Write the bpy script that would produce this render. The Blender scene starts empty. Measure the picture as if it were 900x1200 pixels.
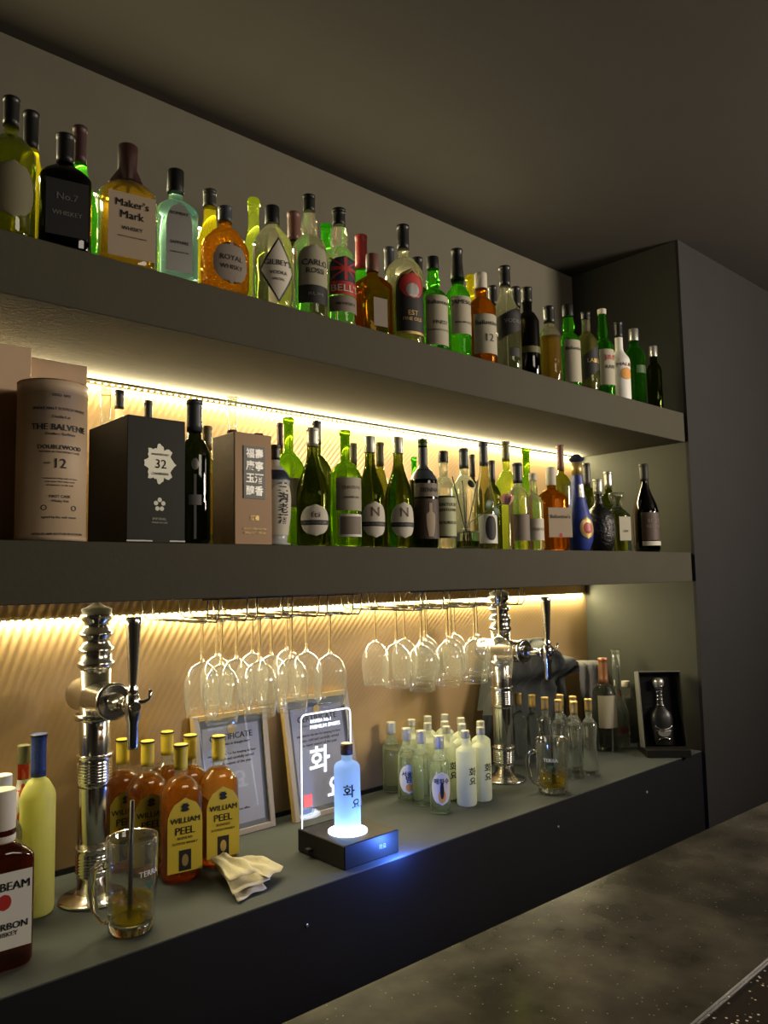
import bpy, math, random
from mathutils import Vector, Matrix
random.seed(7)
sc = bpy.context.scene
COL = sc.collection
# ------------------------------------------------------------------ camera, world, exposure
CAMZ = 1.56
Xc = ((0.74157863, 0.04388479, 0.66942905), (-0.67059734, 0.07672608, 0.73784301), (-0.01898258, -0.99608596, 0.08632745))
cd = bpy.data.cameras.new('camera'); cam = bpy.data.objects.new('camera', cd); COL.objects.link(cam)
cd.sensor_fit = 'HORIZONTAL'; cd.sensor_width = 36.0; cd.lens = 36.0; cd.clip_start = .02; cd.clip_end = 60
M = Matrix.Identity(4)
for r in range(3):
    M[r][0] = Xc[r][0]; M[r][1] = -Xc[r][1]; M[r][2] = -Xc[r][2]
M[2][3] = CAMZ
cam.matrix_world = M
sc.camera = cam
w = bpy.data.worlds.new('world'); sc.world = w; w.use_nodes = True
w.node_tree.nodes['Background'].inputs[0].default_value = (1, .88, .62, 1)
w.node_tree.nodes['Background'].inputs[1].default_value = .13
sc.view_settings.view_transform = 'Standard'; sc.view_settings.look = 'None'
sc.view_settings.gamma = 1; sc.view_settings.use_curve_mapping = False
sc.view_settings.exposure = 0.0
cy = sc.cycles
cy.max_bounces = 10; cy.diffuse_bounces = 3; cy.glossy_bounces = 5; cy.transmission_bounces = 10
cy.transparent_max_bounces = 64; cy.caustics_reflective = False; cy.caustics_refractive = False
cy.sample_clamp_indirect = 6.0; cy.sample_clamp_direct = 0
cy.use_denoising = True; cy.blur_glossy = .3
try:
    cy.denoiser = 'OPENIMAGEDENOISE'; cy.denoising_input_passes = 'RGB_ALBEDO_NORMAL'
except Exception: pass
LED_POWER = 14.0
LED_COL = (1, .86, .50)
def area(name, loc, aim, sx, sy, power, col):
    l = bpy.data.lights.new(name, 'AREA'); l.shape = 'RECTANGLE'; l.size = sx; l.size_y = sy; l.energy = power; l.color = col
    o = bpy.data.objects.new(name, l); COL.objects.link(o); o.location = loc
    o.rotation_euler = (Vector(aim) - Vector(loc)).to_track_quat('-Z', 'Y').to_euler(); return o
# room lamps behind and beside the camera, plus an added fill for the bar top
area('room_lamp', (1.6, -1.9, 2.6), (1.5, 1.2, 1.4), 1.2, .5, 13, (1, .86, .7))
area('ceiling_wash_lamp', (3.4, -.9, 2.2), (2.9, -.3, 2.83), .5, .5, 70, (1, .86, .68))
area('bar_fill_light', (3.1, .0, 1.9), (2.3, .6, 1.05), .2, .2, 6, (1, .88, .78))  # added fill, no real fixture: brightens the right of the bar top
area('side_lamp', (3.9, -.4, 2.35), (1.2, .3, 1.05), .4, .4, 3.5, (1, .88, .78))

# ------------------------------------------------------------------ dimensions
CT = .92; D = 1.341; W = 1.80; XE = 2.743; XL = -.62; CEIL = 2.825
TS = 2.156; TB = 2.046; MS = 1.635; MBT = 1.528
# ------------------------------------------------------------------ materials
MAT = {}
def base(name):
    m = bpy.data.materials.new(name); m.use_nodes = True; MAT[name] = m
    return m, m.node_tree.nodes, m.node_tree.links, m.node_tree.nodes['Principled BSDF']
def pr(name, col, rough=.5, metal=0., bump=0., bscale=60., var=0., emit=0., spec=.5, coat=0., vscale=6.):
    m, n, l, p = base(name)
    p.inputs['Base Color'].default_value = (*col, 1); p.inputs['Roughness'].default_value = rough
    p.inputs['Metallic'].default_value = metal; p.inputs['Specular IOR Level'].default_value = spec
    if coat: p.inputs['Coat Weight'].default_value = coat
    if emit:
        p.inputs['Emission Color'].default_value = (*col, 1); p.inputs['Emission Strength'].default_value = emit
    tc = n.new('ShaderNodeTexCoord')
    if var:
        t = n.new('ShaderNodeTexNoise'); t.inputs['Scale'].default_value = vscale; t.inputs['Detail'].default_value = 6
        l.new(tc.outputs['Object'], t.inputs['Vector'])
        mx = n.new('ShaderNodeMix'); mx.data_type = 'RGBA'
        mx.inputs[6].default_value = (*[c * (1 - var) for c in col], 1); mx.inputs[7].default_value = (*[min(1, c * (1 + var)) for c in col], 1)
        l.new(t.outputs['Fac'], mx.inputs[0]); l.new(mx.outputs[2], p.inputs['Base Color'])
    if bump:
        t = n.new('ShaderNodeTexNoise'); t.inputs['Scale'].default_value = bscale; t.inputs['Detail'].default_value = 5
        l.new(tc.outputs['Object'], t.inputs['Vector'])
        b = n.new('ShaderNodeBump'); b.inputs['Strength'].default_value = bump; b.inputs['Distance'].default_value = .004
        l.new(t.outputs['Fac'], b.inputs['Height']); l.new(b.outputs[0], p.inputs['Normal'])
    return m
def glass(name, col, trl=.14, edge=.35, rough=.03, bump=0., refl=.9, trlcol=None):
    """thin-walled glass: tinted see-through, a little light scattered in the wall, mirror-like at grazing angles"""
    m, n, l, p = base(name); n.remove(p)
    out = n['Material Output']
    lw = n.new('ShaderNodeLayerWeight'); lw.inputs[0].default_value = .5
    pw = n.new('ShaderNodeMath'); pw.operation = 'POWER'; pw.inputs[1].default_value = 2.2; l.new(lw.outputs['Facing'], pw.inputs[0])
    mx = n.new('ShaderNodeMix'); mx.data_type = 'RGBA'; mx.inputs[6].default_value = (*col, 1)
    mx.inputs[7].default_value = (*[max(c, .001) ** 2.2 * edge for c in col], 1); l.new(pw.outputs[0], mx.inputs[0])
    tr = n.new('ShaderNodeBsdfTransparent'); l.new(mx.outputs[2], tr.inputs[0])
    tl = n.new('ShaderNodeBsdfTranslucent'); tl.inputs[0].default_value = (*(trlcol or col), 1)
    m1 = n.new('ShaderNodeMixShader'); ed = n.new('ShaderNodeMath'); ed.operation = 'MULTIPLY_ADD'; ed.inputs[1].default_value = 2.2 * trl; ed.inputs[2].default_value = .35 * trl
    l.new(pw.outputs[0], ed.inputs[0]); l.new(ed.outputs[0], m1.inputs[0]); l.new(tr.outputs[0], m1.inputs[1]); l.new(tl.outputs[0], m1.inputs[2])
    gl = n.new('ShaderNodeBsdfAnisotropic'); gl.inputs['Roughness'].default_value = rough; gl.inputs[0].default_value = (.95, .95, .95, 1)
    p5 = n.new('ShaderNodeMath'); p5.operation = 'POWER'; p5.inputs[1].default_value = 4; l.new(lw.outputs['Facing'], p5.inputs[0])
    ma = n.new('ShaderNodeMath'); ma.operation = 'MULTIPLY_ADD'; ma.inputs[1].default_value = refl; ma.inputs[2].default_value = .045; l.new(p5.outputs[0], ma.inputs[0])
    if bump:
        tc = n.new('ShaderNodeTexCoord'); t = n.new('ShaderNodeTexVoronoi'); t.inputs['Scale'].default_value = 160
        l.new(tc.outputs['Object'], t.inputs['Vector'])
        b = n.new('ShaderNodeBump'); b.inputs['Strength'].default_value = bump; b.inputs['Distance'].default_value = .003
        l.new(t.outputs['Distance'], b.inputs['Height']); l.new(b.outputs[0], gl.inputs['Normal']); l.new(b.outputs[0], tl.inputs['Normal']); l.new(b.outputs[0], lw.inputs['Normal'])
    m2 = n.new('ShaderNodeMixShader'); l.new(ma.outputs[0], m2.inputs[0]); l.new(m1.outputs[0], m2.inputs[1]); l.new(gl.outputs[0], m2.inputs[2])
    l.new(m2.outputs[0], out.inputs[0]); return m
def solid(name, col, rough=.0, ior=1.42, trl=.0, bump=0., tc_=None):
    """real refracting glass (bottle and contents as one body), a little scatter in it"""
    m, n, l, p = base(name); n.remove(p); out = n['Material Output']
    g = n.new('ShaderNodeBsdfGlass'); g.inputs['Color'].default_value = (*col, 1); g.inputs['Roughness'].default_value = rough; g.inputs['IOR'].default_value = ior
    tl = n.new('ShaderNodeBsdfTranslucent'); tl.inputs[0].default_value = (*(tc_ or col), 1)
    m1 = n.new('ShaderNodeMixShader'); m1.inputs[0].default_value = trl; l.new(g.outputs[0], m1.inputs[1]); l.new(tl.outputs[0], m1.inputs[2])
    if bump:
        tc = n.new('ShaderNodeTexCoord'); t = n.new('ShaderNodeTexVoronoi'); t.inputs['Scale'].default_value = 140; l.new(tc.outputs['Object'], t.inputs['Vector'])
        b = n.new('ShaderNodeBump'); b.inputs['Strength'].default_value = bump; b.inputs['Distance'].default_value = .003
        l.new(t.outputs['Distance'], b.inputs['Height']); l.new(b.outputs[0], g.inputs['Normal']); l.new(b.outputs[0], tl.inputs['Normal'])
    l.new(m1.outputs[0], out.inputs[0]); return m
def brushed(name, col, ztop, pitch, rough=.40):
    """bronze sheet with slanted LED reflection streaks painted in as alternately glossy and matt bands, fanning out along the wall"""
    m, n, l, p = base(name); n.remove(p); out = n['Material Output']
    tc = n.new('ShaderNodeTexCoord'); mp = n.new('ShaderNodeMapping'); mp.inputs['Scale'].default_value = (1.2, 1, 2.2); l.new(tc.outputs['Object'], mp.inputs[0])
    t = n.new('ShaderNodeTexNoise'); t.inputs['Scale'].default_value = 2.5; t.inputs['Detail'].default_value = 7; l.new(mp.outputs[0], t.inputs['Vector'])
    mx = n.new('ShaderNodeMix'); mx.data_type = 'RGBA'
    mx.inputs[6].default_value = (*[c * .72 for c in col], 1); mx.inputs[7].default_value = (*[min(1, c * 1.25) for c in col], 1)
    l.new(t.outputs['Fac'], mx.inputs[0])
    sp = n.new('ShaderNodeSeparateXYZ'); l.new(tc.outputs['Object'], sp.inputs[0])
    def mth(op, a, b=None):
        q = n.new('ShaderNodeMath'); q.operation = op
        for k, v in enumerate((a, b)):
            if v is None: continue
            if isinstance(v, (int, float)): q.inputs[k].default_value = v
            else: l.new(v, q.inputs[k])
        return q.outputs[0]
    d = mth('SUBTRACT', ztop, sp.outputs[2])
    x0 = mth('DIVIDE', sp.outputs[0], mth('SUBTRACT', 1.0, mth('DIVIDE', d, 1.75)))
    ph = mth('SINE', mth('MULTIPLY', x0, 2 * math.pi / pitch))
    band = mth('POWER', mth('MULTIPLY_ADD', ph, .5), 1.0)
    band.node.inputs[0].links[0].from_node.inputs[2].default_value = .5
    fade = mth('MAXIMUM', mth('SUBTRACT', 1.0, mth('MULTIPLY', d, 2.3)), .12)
    fac = mth('MULTIPLY_ADD', mth('MULTIPLY', mth('SUBTRACT', band, .5), fade), .85); fac.node.inputs[2].default_value = .40  # painted reflection streaks: glossy share swings per band, dying out below the strip
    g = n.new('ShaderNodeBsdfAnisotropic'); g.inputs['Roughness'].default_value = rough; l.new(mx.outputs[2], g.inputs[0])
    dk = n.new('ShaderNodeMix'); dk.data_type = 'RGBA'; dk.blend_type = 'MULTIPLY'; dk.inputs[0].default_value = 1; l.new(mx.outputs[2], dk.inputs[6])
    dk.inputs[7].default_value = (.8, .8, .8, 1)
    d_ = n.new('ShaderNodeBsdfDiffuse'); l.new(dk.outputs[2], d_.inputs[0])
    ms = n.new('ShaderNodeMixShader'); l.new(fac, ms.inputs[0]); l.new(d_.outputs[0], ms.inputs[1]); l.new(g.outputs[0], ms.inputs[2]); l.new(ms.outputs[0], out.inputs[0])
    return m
pr('slab', (.052, .047, .027), .8, bump=.12, bscale=90, var=.15)
pr('plaster', (.14, .13, .095), .85, bump=.2, bscale=40, var=.12)
pr('endwall', (.046, .049, .038), .8, bump=.2, bscale=35, var=.1)
pr('pier', (.016, .0155, .0155), .85, bump=.15, bscale=30, var=.2)
pr('ceiling', (.046, .040, .033), .9, bump=.1, bscale=20, var=.1)
pr('countertop', (.055, .064, .062), .75, bump=.1, bscale=50, var=.25, vscale=3, spec=.3)
pr('cabinet', (.008, .008, .010), .5, var=.1)
pr('floor', (.02, .018, .016), .6, var=.3)
pr('darkroom', (.05, .045, .04), .9)
pr('black', (.008, .008, .008), .38); pr('ink', (.006, .006, .006), .6); pr('slate', (.045, .055, .065), .4)
pr('dgrey', (.035, .034, .03), .4); pr('grey', (.16, .16, .15), .5); pr('maroon', (.05, .018, .018), .45); pr('brick', (.16, .065, .045), .45)
pr('red', (.45, .03, .025), .45); pr('navy', (.02, .026, .05), .45); pr('cream', (.62, .58, .48), .6); pr('cream_d', (.42, .39, .29), .65)
pr('kraft', (.42, .33, .23), .7); pr('taupe', (.22, .18, .14), .65); pr('umber', (.075, .045, .032), .6); pr('beige', (.33, .31, .22), .7); pr('beige_d', (.17, .155, .085), .7)
pr('silver', (.55, .55, .52), .3, .8); pr('silver_y', (.5, .5, .42), .35, .5); pr('gold', (.55, .40, .16), .4, .7); pr('goldcap', (.62, .44, .15), .38, .65)
pr('copper', (.5, .24, .13), .35, .7); pr('olive_m', (.13, .125, .05), .4); pr('green_d', (.03, .09, .02), .5); pr('white', (.75, .74, .68), .55)
pr('yellow', (.55, .55, .05), .5); pr('amber_y', (.66, .50, .04), .5); pr('pale_y', (.5, .52, .3), .6); pr('orange', (.7, .32, .05), .6); pr('pink', (.68, .34, .24), .6)
pr('foil', (.5, .51, .44), .3, .55, bump=.6, bscale=200); pr('blue_s', (.03, .06, .22), .35, var=.9, vscale=300); pr('royal', (.025, .05, .30), .42)
pr('glow_off', (.9, .9, .9), .5)
pr('porcelain', (.45, .47, .46), .25, var=.1); pr('black_t', (.006, .006, .006), .25, bump=.9, bscale=150)
pr('chrome', (.72, .71, .68), .17, 1.0); pr('wire', (.16, .14, .10), .35, .9); pr('rubber', (.02, .02, .02), .6)
pr('wood', (.60, .42, .26), .6, var=.2, vscale=12); pr('frame_wood', (.50, .34, .12), .5, var=.2, vscale=30); pr('frame_pale', (.48, .42, .38), .5, var=.1)
pr('paper', (.88, .88, .95), .5); pr('napkin', (.62, .56, .38), .9, bump=.4, bscale=120); pr('jacket', (.045, .050, .050), .85, bump=.5, bscale=25)
pr('lint_grey', (.2, .2, .19), .85, bump=.4, bscale=30); pr('tube_paper', (.60, .45, .30), .55, var=.06); pr('box_black', (.012, .012, .009), .5, spec=.25); pr('box_brown', (.36, .20, .075), .5, var=.12)
pr('box_side', (.10, .055, .03), .6, var=.4, vscale=60)
pr('mat_grey', (.40, .42, .42), .8); pr('aluminium', (.35, .35, .32), .4, .8)
glass('clear', (.93, .95, .90), .05); glass('clear_y', (.90, .93, .72), .22, trlcol=(.9, .95, .6)); glass('clear_g', (.84, .9, .84), .07); glass('clear_s', (.86, .93, .88), .06, edge=.5)
glass('wineglass', (.975, .98, .96), .09, edge=.75, refl=1.5, trlcol=(1, 1, .95))
glass('green', (.16, .72, .10), .32, trlcol=(.25, .95, .12)); glass('green_y', (.42, .72, .06), .3, trlcol=(.5, .95, .1)); glass('dgreen', (.16, .20, .04), .14, trlcol=(.3, .4, .05)); glass('dgreen2', (.07, .09, .03), .1, trlcol=(.2, .3, .04))
glass('lime', (.62, .75, .12), .34, trlcol=(.8, .95, .15)); glass('olive', (.42, .45, .12), .2); glass('yellow_g', (.80, .72, .05), .35, trlcol=(1, .9, .05)); MAT['yellowglass'] = MAT['yellow_g']
glass('teal', (.50, .85, .80), .3, trlcol=(.5, .9, .8)); glass('brown', (.42, .20, .04), .2, trlcol=(.8, .4, .06)); glass('brown_d', (.28, .10, .03), .12, trlcol=(.5, .2, .05))
glass('amber_t', (.55, .27, .05), .4, bump=1.0, rough=.1, trlcol=(.9, .5, .1)); glass('blackglass', (.02, .02, .025), .05); glass('honey_g', (.62, .60, .30), .2); glass('red_g', (.7, .2, .08), .3)
glass('whisky', (.80, .36, .06), .30, trlcol=(.85, .36, .05)); glass('honey', (.86, .66, .16), .2, trlcol=(.9, .7, .15)); glass('straw', (.78, .80, .40), .15); glass('water', (.93, .96, .93), .02)
glass('beer', (.90, .78, .12), .25, trlcol=(.9, .75, .08))
glass('acrylic', (.93, .94, .97), .02, edge=.7)
def frosted(name, col, trl=.62, tr=.1):
    m, n, l, p = base(name); p.inputs['Base Color'].default_value = (*col, 1); p.inputs['Roughness'].default_value = .45
    out = n['Material Output']; tl = n.new('ShaderNodeBsdfTranslucent'); tl.inputs[0].default_value = (*col, 1)
    m1 = n.new('ShaderNodeMixShader'); m1.inputs[0].default_value = trl; l.new(p.outputs[0], m1.inputs[1]); l.new(tl.outputs[0], m1.inputs[2])
    tp = n.new('ShaderNodeBsdfTransparent'); tp.inputs[0].default_value = (*col, 1)
    m2 = n.new('ShaderNodeMixShader'); m2.inputs[0].default_value = tr; l.new(m1.outputs[0], m2.inputs[1]); l.new(tp.outputs[0], m2.inputs[2]); l.new(m2.outputs[0], out.inputs[0])
frosted('frost', (.80, .84, .70), .5); frosted('lemon', (.74, .74, .26), .45, .05); frosted('frost_clear', (.55, .74, 1.0), .7, .12)
def emis(name, col, s):
    m, n, l, p = base(name); p.inputs['Base Color'].default_value = (*col, 1); p.inputs['Emission Color'].default_value = (*col, 1); p.inputs['Emission Strength'].default_value = s
emis('diode', (1, .86, .46), LED_POWER); emis('diode_top', (1, .90, .50), LED_POWER * 2.5); emis('sign_disc', (.80, .90, 1), 9.0); emis('sign_edge', (.85, .92, 1), 2.6); emis('sign_print', (.9, .94, 1), 1.1); emis('sign_red', (1, .12, .10), .8); emis('sign_glow_edge', (.10, .25, 1), 2.2)
solid('clear_y', (.97, .96, .87), .02, trl=.16, tc_=(.98, .97, .75)); solid('clear_s', (.95, .98, .96), .0, trl=.09); solid('clear_j', (.93, .98, .94), .02, trl=.24, tc_=(.82, .92, .80)); solid('clear_g', (.9, .94, .9), .0, trl=.03); solid('clear_h', (.97, .98, .95), .0, 1.45); glass('mug', (.975, .98, .965), .02, edge=.5, refl=1.5, rough=.05)
solid('green', (.30, .80, .18), .02, trl=.15, tc_=(.3, .95, .12)); solid('whisky', (.93, .58, .20), .0, 1.35, trl=.22, tc_=(.95, .48, .09)); solid('teal', (.62, .90, .86), .02, trl=.12)
solid('brown', (.62, .32, .07), .02, trl=.12, tc_=(.8, .4, .06)); solid('amber_t', (.75, .45, .1), .03, trl=.2, bump=1., tc_=(.9, .5, .1)); solid('green_y', (.5, .78, .12), .02, trl=.15); solid('dgreen', (.3, .36, .10), .02, trl=.06); solid('lime', (.75, .85, .25), .02, trl=.2); solid('yellow_g', (.88, .82, .12), .02, trl=.25)
brushed('bronze', (.64, .44, .22), 1.49, .0215); brushed('bronze_upper', (.64, .44, .22), 2.05, .0185)  # last argument: pitch of the painted LED reflection streaks
m, n, l, p = base('bartop')
p.inputs['Roughness'].default_value = .28
tc = n.new('ShaderNodeTexCoord'); t1 = n.new('ShaderNodeTexNoise'); t1.inputs['Scale'].default_value = 9; t1.inputs['Detail'].default_value = 8
t2 = n.new('ShaderNodeTexVoronoi'); t2.inputs['Scale'].default_value = 95
l.new(tc.outputs['Object'], t1.inputs[0]); l.new(tc.outputs['Object'], t2.inputs['Vector'])
cr = n.new('ShaderNodeValToRGB'); cr.color_ramp.elements[0].color = (.034, .031, .025, 1); cr.color_ramp.elements[1].color = (.11, .097, .078, 1); cr.color_ramp.elements[0].position = .35; cr.color_ramp.elements[1].position = .7
l.new(t1.outputs['Fac'], cr.inputs[0])
sp = n.new('ShaderNodeValToRGB'); sp.color_ramp.elements[0].color = (1, 1, 1, 1); sp.color_ramp.elements[1].color = (0, 0, 0, 1); sp.color_ramp.elements[0].position = .06; sp.color_ramp.elements[1].position = .11
l.new(t2.outputs['Distance'], sp.inputs[0])
mx = n.new('ShaderNodeMix'); mx.data_type = 'RGBA'; mx.inputs[7].default_value = (.3, .27, .2, 1); l.new(sp.outputs[0], mx.inputs[0]); l.new(cr.outputs[0], mx.inputs[6]); l.new(mx.outputs[2], p.inputs['Base Color'])
rr = n.new('ShaderNodeMapRange'); rr.inputs[3].default_value = .10; rr.inputs[4].default_value = .30; p.inputs['Specular IOR Level'].default_value = .28; l.new(t1.outputs['Fac'], rr.inputs[0]); l.new(rr.outputs[0], p.inputs['Roughness'])
b = n.new('ShaderNodeBump'); b.inputs['Strength'].default_value = .12; b.inputs['Distance'].default_value = .003; l.new(t1.outputs['Fac'], b.inputs['Height']); l.new(b.outputs[0], p.inputs['Normal'])
m, n, l, p = base('terrazzo')
tc = n.new('ShaderNodeTexCoord'); t2 = n.new('ShaderNodeTexVoronoi'); t2.inputs['Scale'].default_value = 110; l.new(tc.outputs['Object'], t2.inputs['Vector'])
sp = n.new('ShaderNodeValToRGB'); sp.color_ramp.elements[0].color = (.9, .8, .65, 1); sp.color_ramp.elements[1].color = (.03, .022, .018, 1); sp.color_ramp.elements[0].position = .12; sp.color_ramp.elements[1].position = .22
l.new(t2.outputs['Distance'], sp.inputs[0]); l.new(sp.outputs[0], p.inputs['Base Color']); p.inputs['Roughness'].default_value = .2

# ------------------------------------------------------------------ mesh helpers
class MB:
    def __init__(s): s.v = []; s.f = []; s.sm = []
    def add(s, vs, fs, smooth=False):
        k = len(s.v); s.v += [tuple(v) for v in vs]; s.f += [tuple(i + k for i in f) for f in fs]; s.sm += [smooth] * len(fs); return s
    def box(s, x0, x1, y0, y1, z0, z1, bv=0.):
        if bv <= 0:
            return s.add([(x, y, z) for x in (x0, x1) for y in (y0, y1) for z in (z0, z1)],
                         [(0, 1, 3, 2), (4, 6, 7, 5), (0, 4, 5, 1), (2, 3, 7, 6), (0, 2, 6, 4), (1, 5, 7, 3)])
        rings = []   # chamfered box as stacked rounded rectangles
        def rect(i, z): return [(x0 + i + bv, y0 + i, z), (x1 - i - bv, y0 + i, z), (x1 - i, y0 + i + bv, z), (x1 - i, y1 - i - bv, z), (x1 - i - bv, y1 - i, z), (x0 + i + bv, y1 - i, z), (x0 + i, y1 - i - bv, z), (x0 + i, y0 + i + bv, z)]
        for i, z in ((bv, z0), (0, z0 + bv), (0, z1 - bv), (bv, z1)): rings.append(rect(i, z))
        vs = sum(rings, []); fs = [(a * 8 + j, a * 8 + (j + 1) % 8, (a + 1) * 8 + (j + 1) % 8, (a + 1) * 8 + j) for a in range(3) for j in range(8)]
        return s.add(vs, fs + [tuple(range(7, -1, -1)), tuple(range(24, 32))])
    def lathe(s, prof, seg=32, n=2., flat=1., cap0=True, cap1=True, smooth=True, T=None):
        """prof: list of (z, r)"""
        vs = []
        for z, r in prof:
            for j in range(seg):
                a = 2 * math.pi * j / seg; c, d = math.cos(a), math.sin(a)
                x = math.copysign(abs(c) ** (2 / n), c) * r; y = math.copysign(abs(d) ** (2 / n), d) * r * flat
                if n > 2.1:
                    # round necks: only the wide parts are squared
                    pass
                vs.append((x, y, z))
        K = len(prof)
        fs = [(i * seg + j, i * seg + (j + 1) % seg, (i + 1) * seg + (j + 1) % seg, (i + 1) * seg + j) for i in range(K - 1) for j in range(seg)]
        if T: vs = [tuple(T @ Vector(v)) for v in vs]
        s.add(vs, fs, smooth)
        k = len(s.v) - K * seg
        if cap0: s.f.append(tuple(k + j for j in range(seg - 1, -1, -1))); s.sm.append(False)
        if cap1: s.f.append(tuple(k + (K - 1) * seg + j for j in range(seg))); s.sm.append(False)
        return s
    def tube(s, pts, r, seg=8):
        pts = [Vector(p) for p in pts]; vs = []
        for i, p in enumerate(pts):
            d = (pts[min(i + 1, len(pts) - 1)] - pts[max(i - 1, 0)]).normalized()
            u = d.orthogonal().normalized() if i == 0 else (u - d * u.dot(d)).normalized()
            q = d.cross(u); rr = r[i] if isinstance(r, (list, tuple)) else r
            vs += [tuple(p + (u * math.cos(2 * math.pi * j / seg) + q * math.sin(2 * math.pi * j / seg)) * rr) for j in range(seg)]
        K = len(pts)
        fs = [(i * seg + j, i * seg + (j + 1) % seg, (i + 1) * seg + (j + 1) % seg, (i + 1) * seg + j) for i in range(K - 1) for j in range(seg)]
        fs += [tuple(range(seg - 1, -1, -1)), tuple((K - 1) * seg + j for j in range(seg))]
        return s.add(vs, fs, True)
    def build(s, name, mat, parent=None, loc=None):
        me = bpy.data.meshes.new(name); me.from_pydata(s.v, [], s.f); me.validate()
        me.materials.append(MAT[mat])
        if any(s.sm) and len(me.polygons) == len(s.sm): me.polygons.foreach_set('use_smooth', s.sm)
        me.update()
        o = bpy.data.objects.new(name, me); COL.objects.link(o)
        if parent: o.parent = parent
        if loc: o.location = loc
        return o
def tag(o, label, cat, group=None, kind=None):
    if label: o['label'] = label
    if cat: o['category'] = cat
    if group: o['group'] = group
    if kind: o['kind'] = kind
    return o
def thing(name, label, cat, loc=(0, 0, 0), rz=0., group=None):
    o = bpy.data.objects.new(name, None); COL.objects.link(o); o.location = loc; o.rotation_euler = (0, 0, rz); o.empty_display_size = .05
    return tag(o, label, cat, group)
def struct(o): o['kind'] = 'structure'; return o
def dup(root, loc, rz, label):
    r = root.copy(); COL.objects.link(r); r.location = loc; r.rotation_euler = (0, 0, rz); r['label'] = label
    for ch in list(root.children):
        c = ch.copy(); COL.objects.link(c); c.parent = r
        for g in list(ch.children):
            d = g.copy(); COL.objects.link(d); d.parent = c
    return r
_tc = {}
def text2d(s, bold=.0):
    if s in _tc: return _tc[s]
    cu = bpy.data.curves.new('t', 'FONT'); cu.body = s; cu.resolution_u = 2; cu.align_x = 'CENTER'; cu.offset = .02 if ord(s[0]) > 0x2000 else 0
    o = bpy.data.objects.new('t', cu); COL.objects.link(o)
    bpy.context.view_layer.update()
    me = bpy.data.meshes.new_from_object(o.evaluated_get(bpy.context.evaluated_depsgraph_get()))
    vs = [(v.co.x, v.co.y) for v in me.vertices]; fs = [tuple(p.vertices) for p in me.polygons]
    bpy.data.objects.remove(o); bpy.data.curves.remove(cu); bpy.data.meshes.remove(me)
    if not vs: _tc[s] = ([], [], .1); return _tc[s]
    x0 = min(v[0] for v in vs); x1 = max(v[0] for v in vs); y0 = min(v[1] for v in vs); y1 = max(v[1] for v in vs); k = 1 / (x1 - x0)
    _tc[s] = ([((v[0] - (x0 + x1) / 2) * k, (v[1] - (y0 + y1) / 2) * k) for v in vs], fs, (y1 - y0) * k); return _tc[s]
def put_text(mb, s, width, uc, vc, fn, maxh=None):
    vs, fs, h = text2d(s); kx = ky = width
    if maxh and h * ky > maxh: ky = maxh / h
    for o_ in ((0,) if ord(s[0]) > 0x2000 else (-.012 * ky / len(s) ** .5, .012 * ky / len(s) ** .5)):      # a doubled stroke reads as bold
        mb.add([fn(uc + x * kx + o_, vc + y * ky) for x, y in vs], fs)

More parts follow.
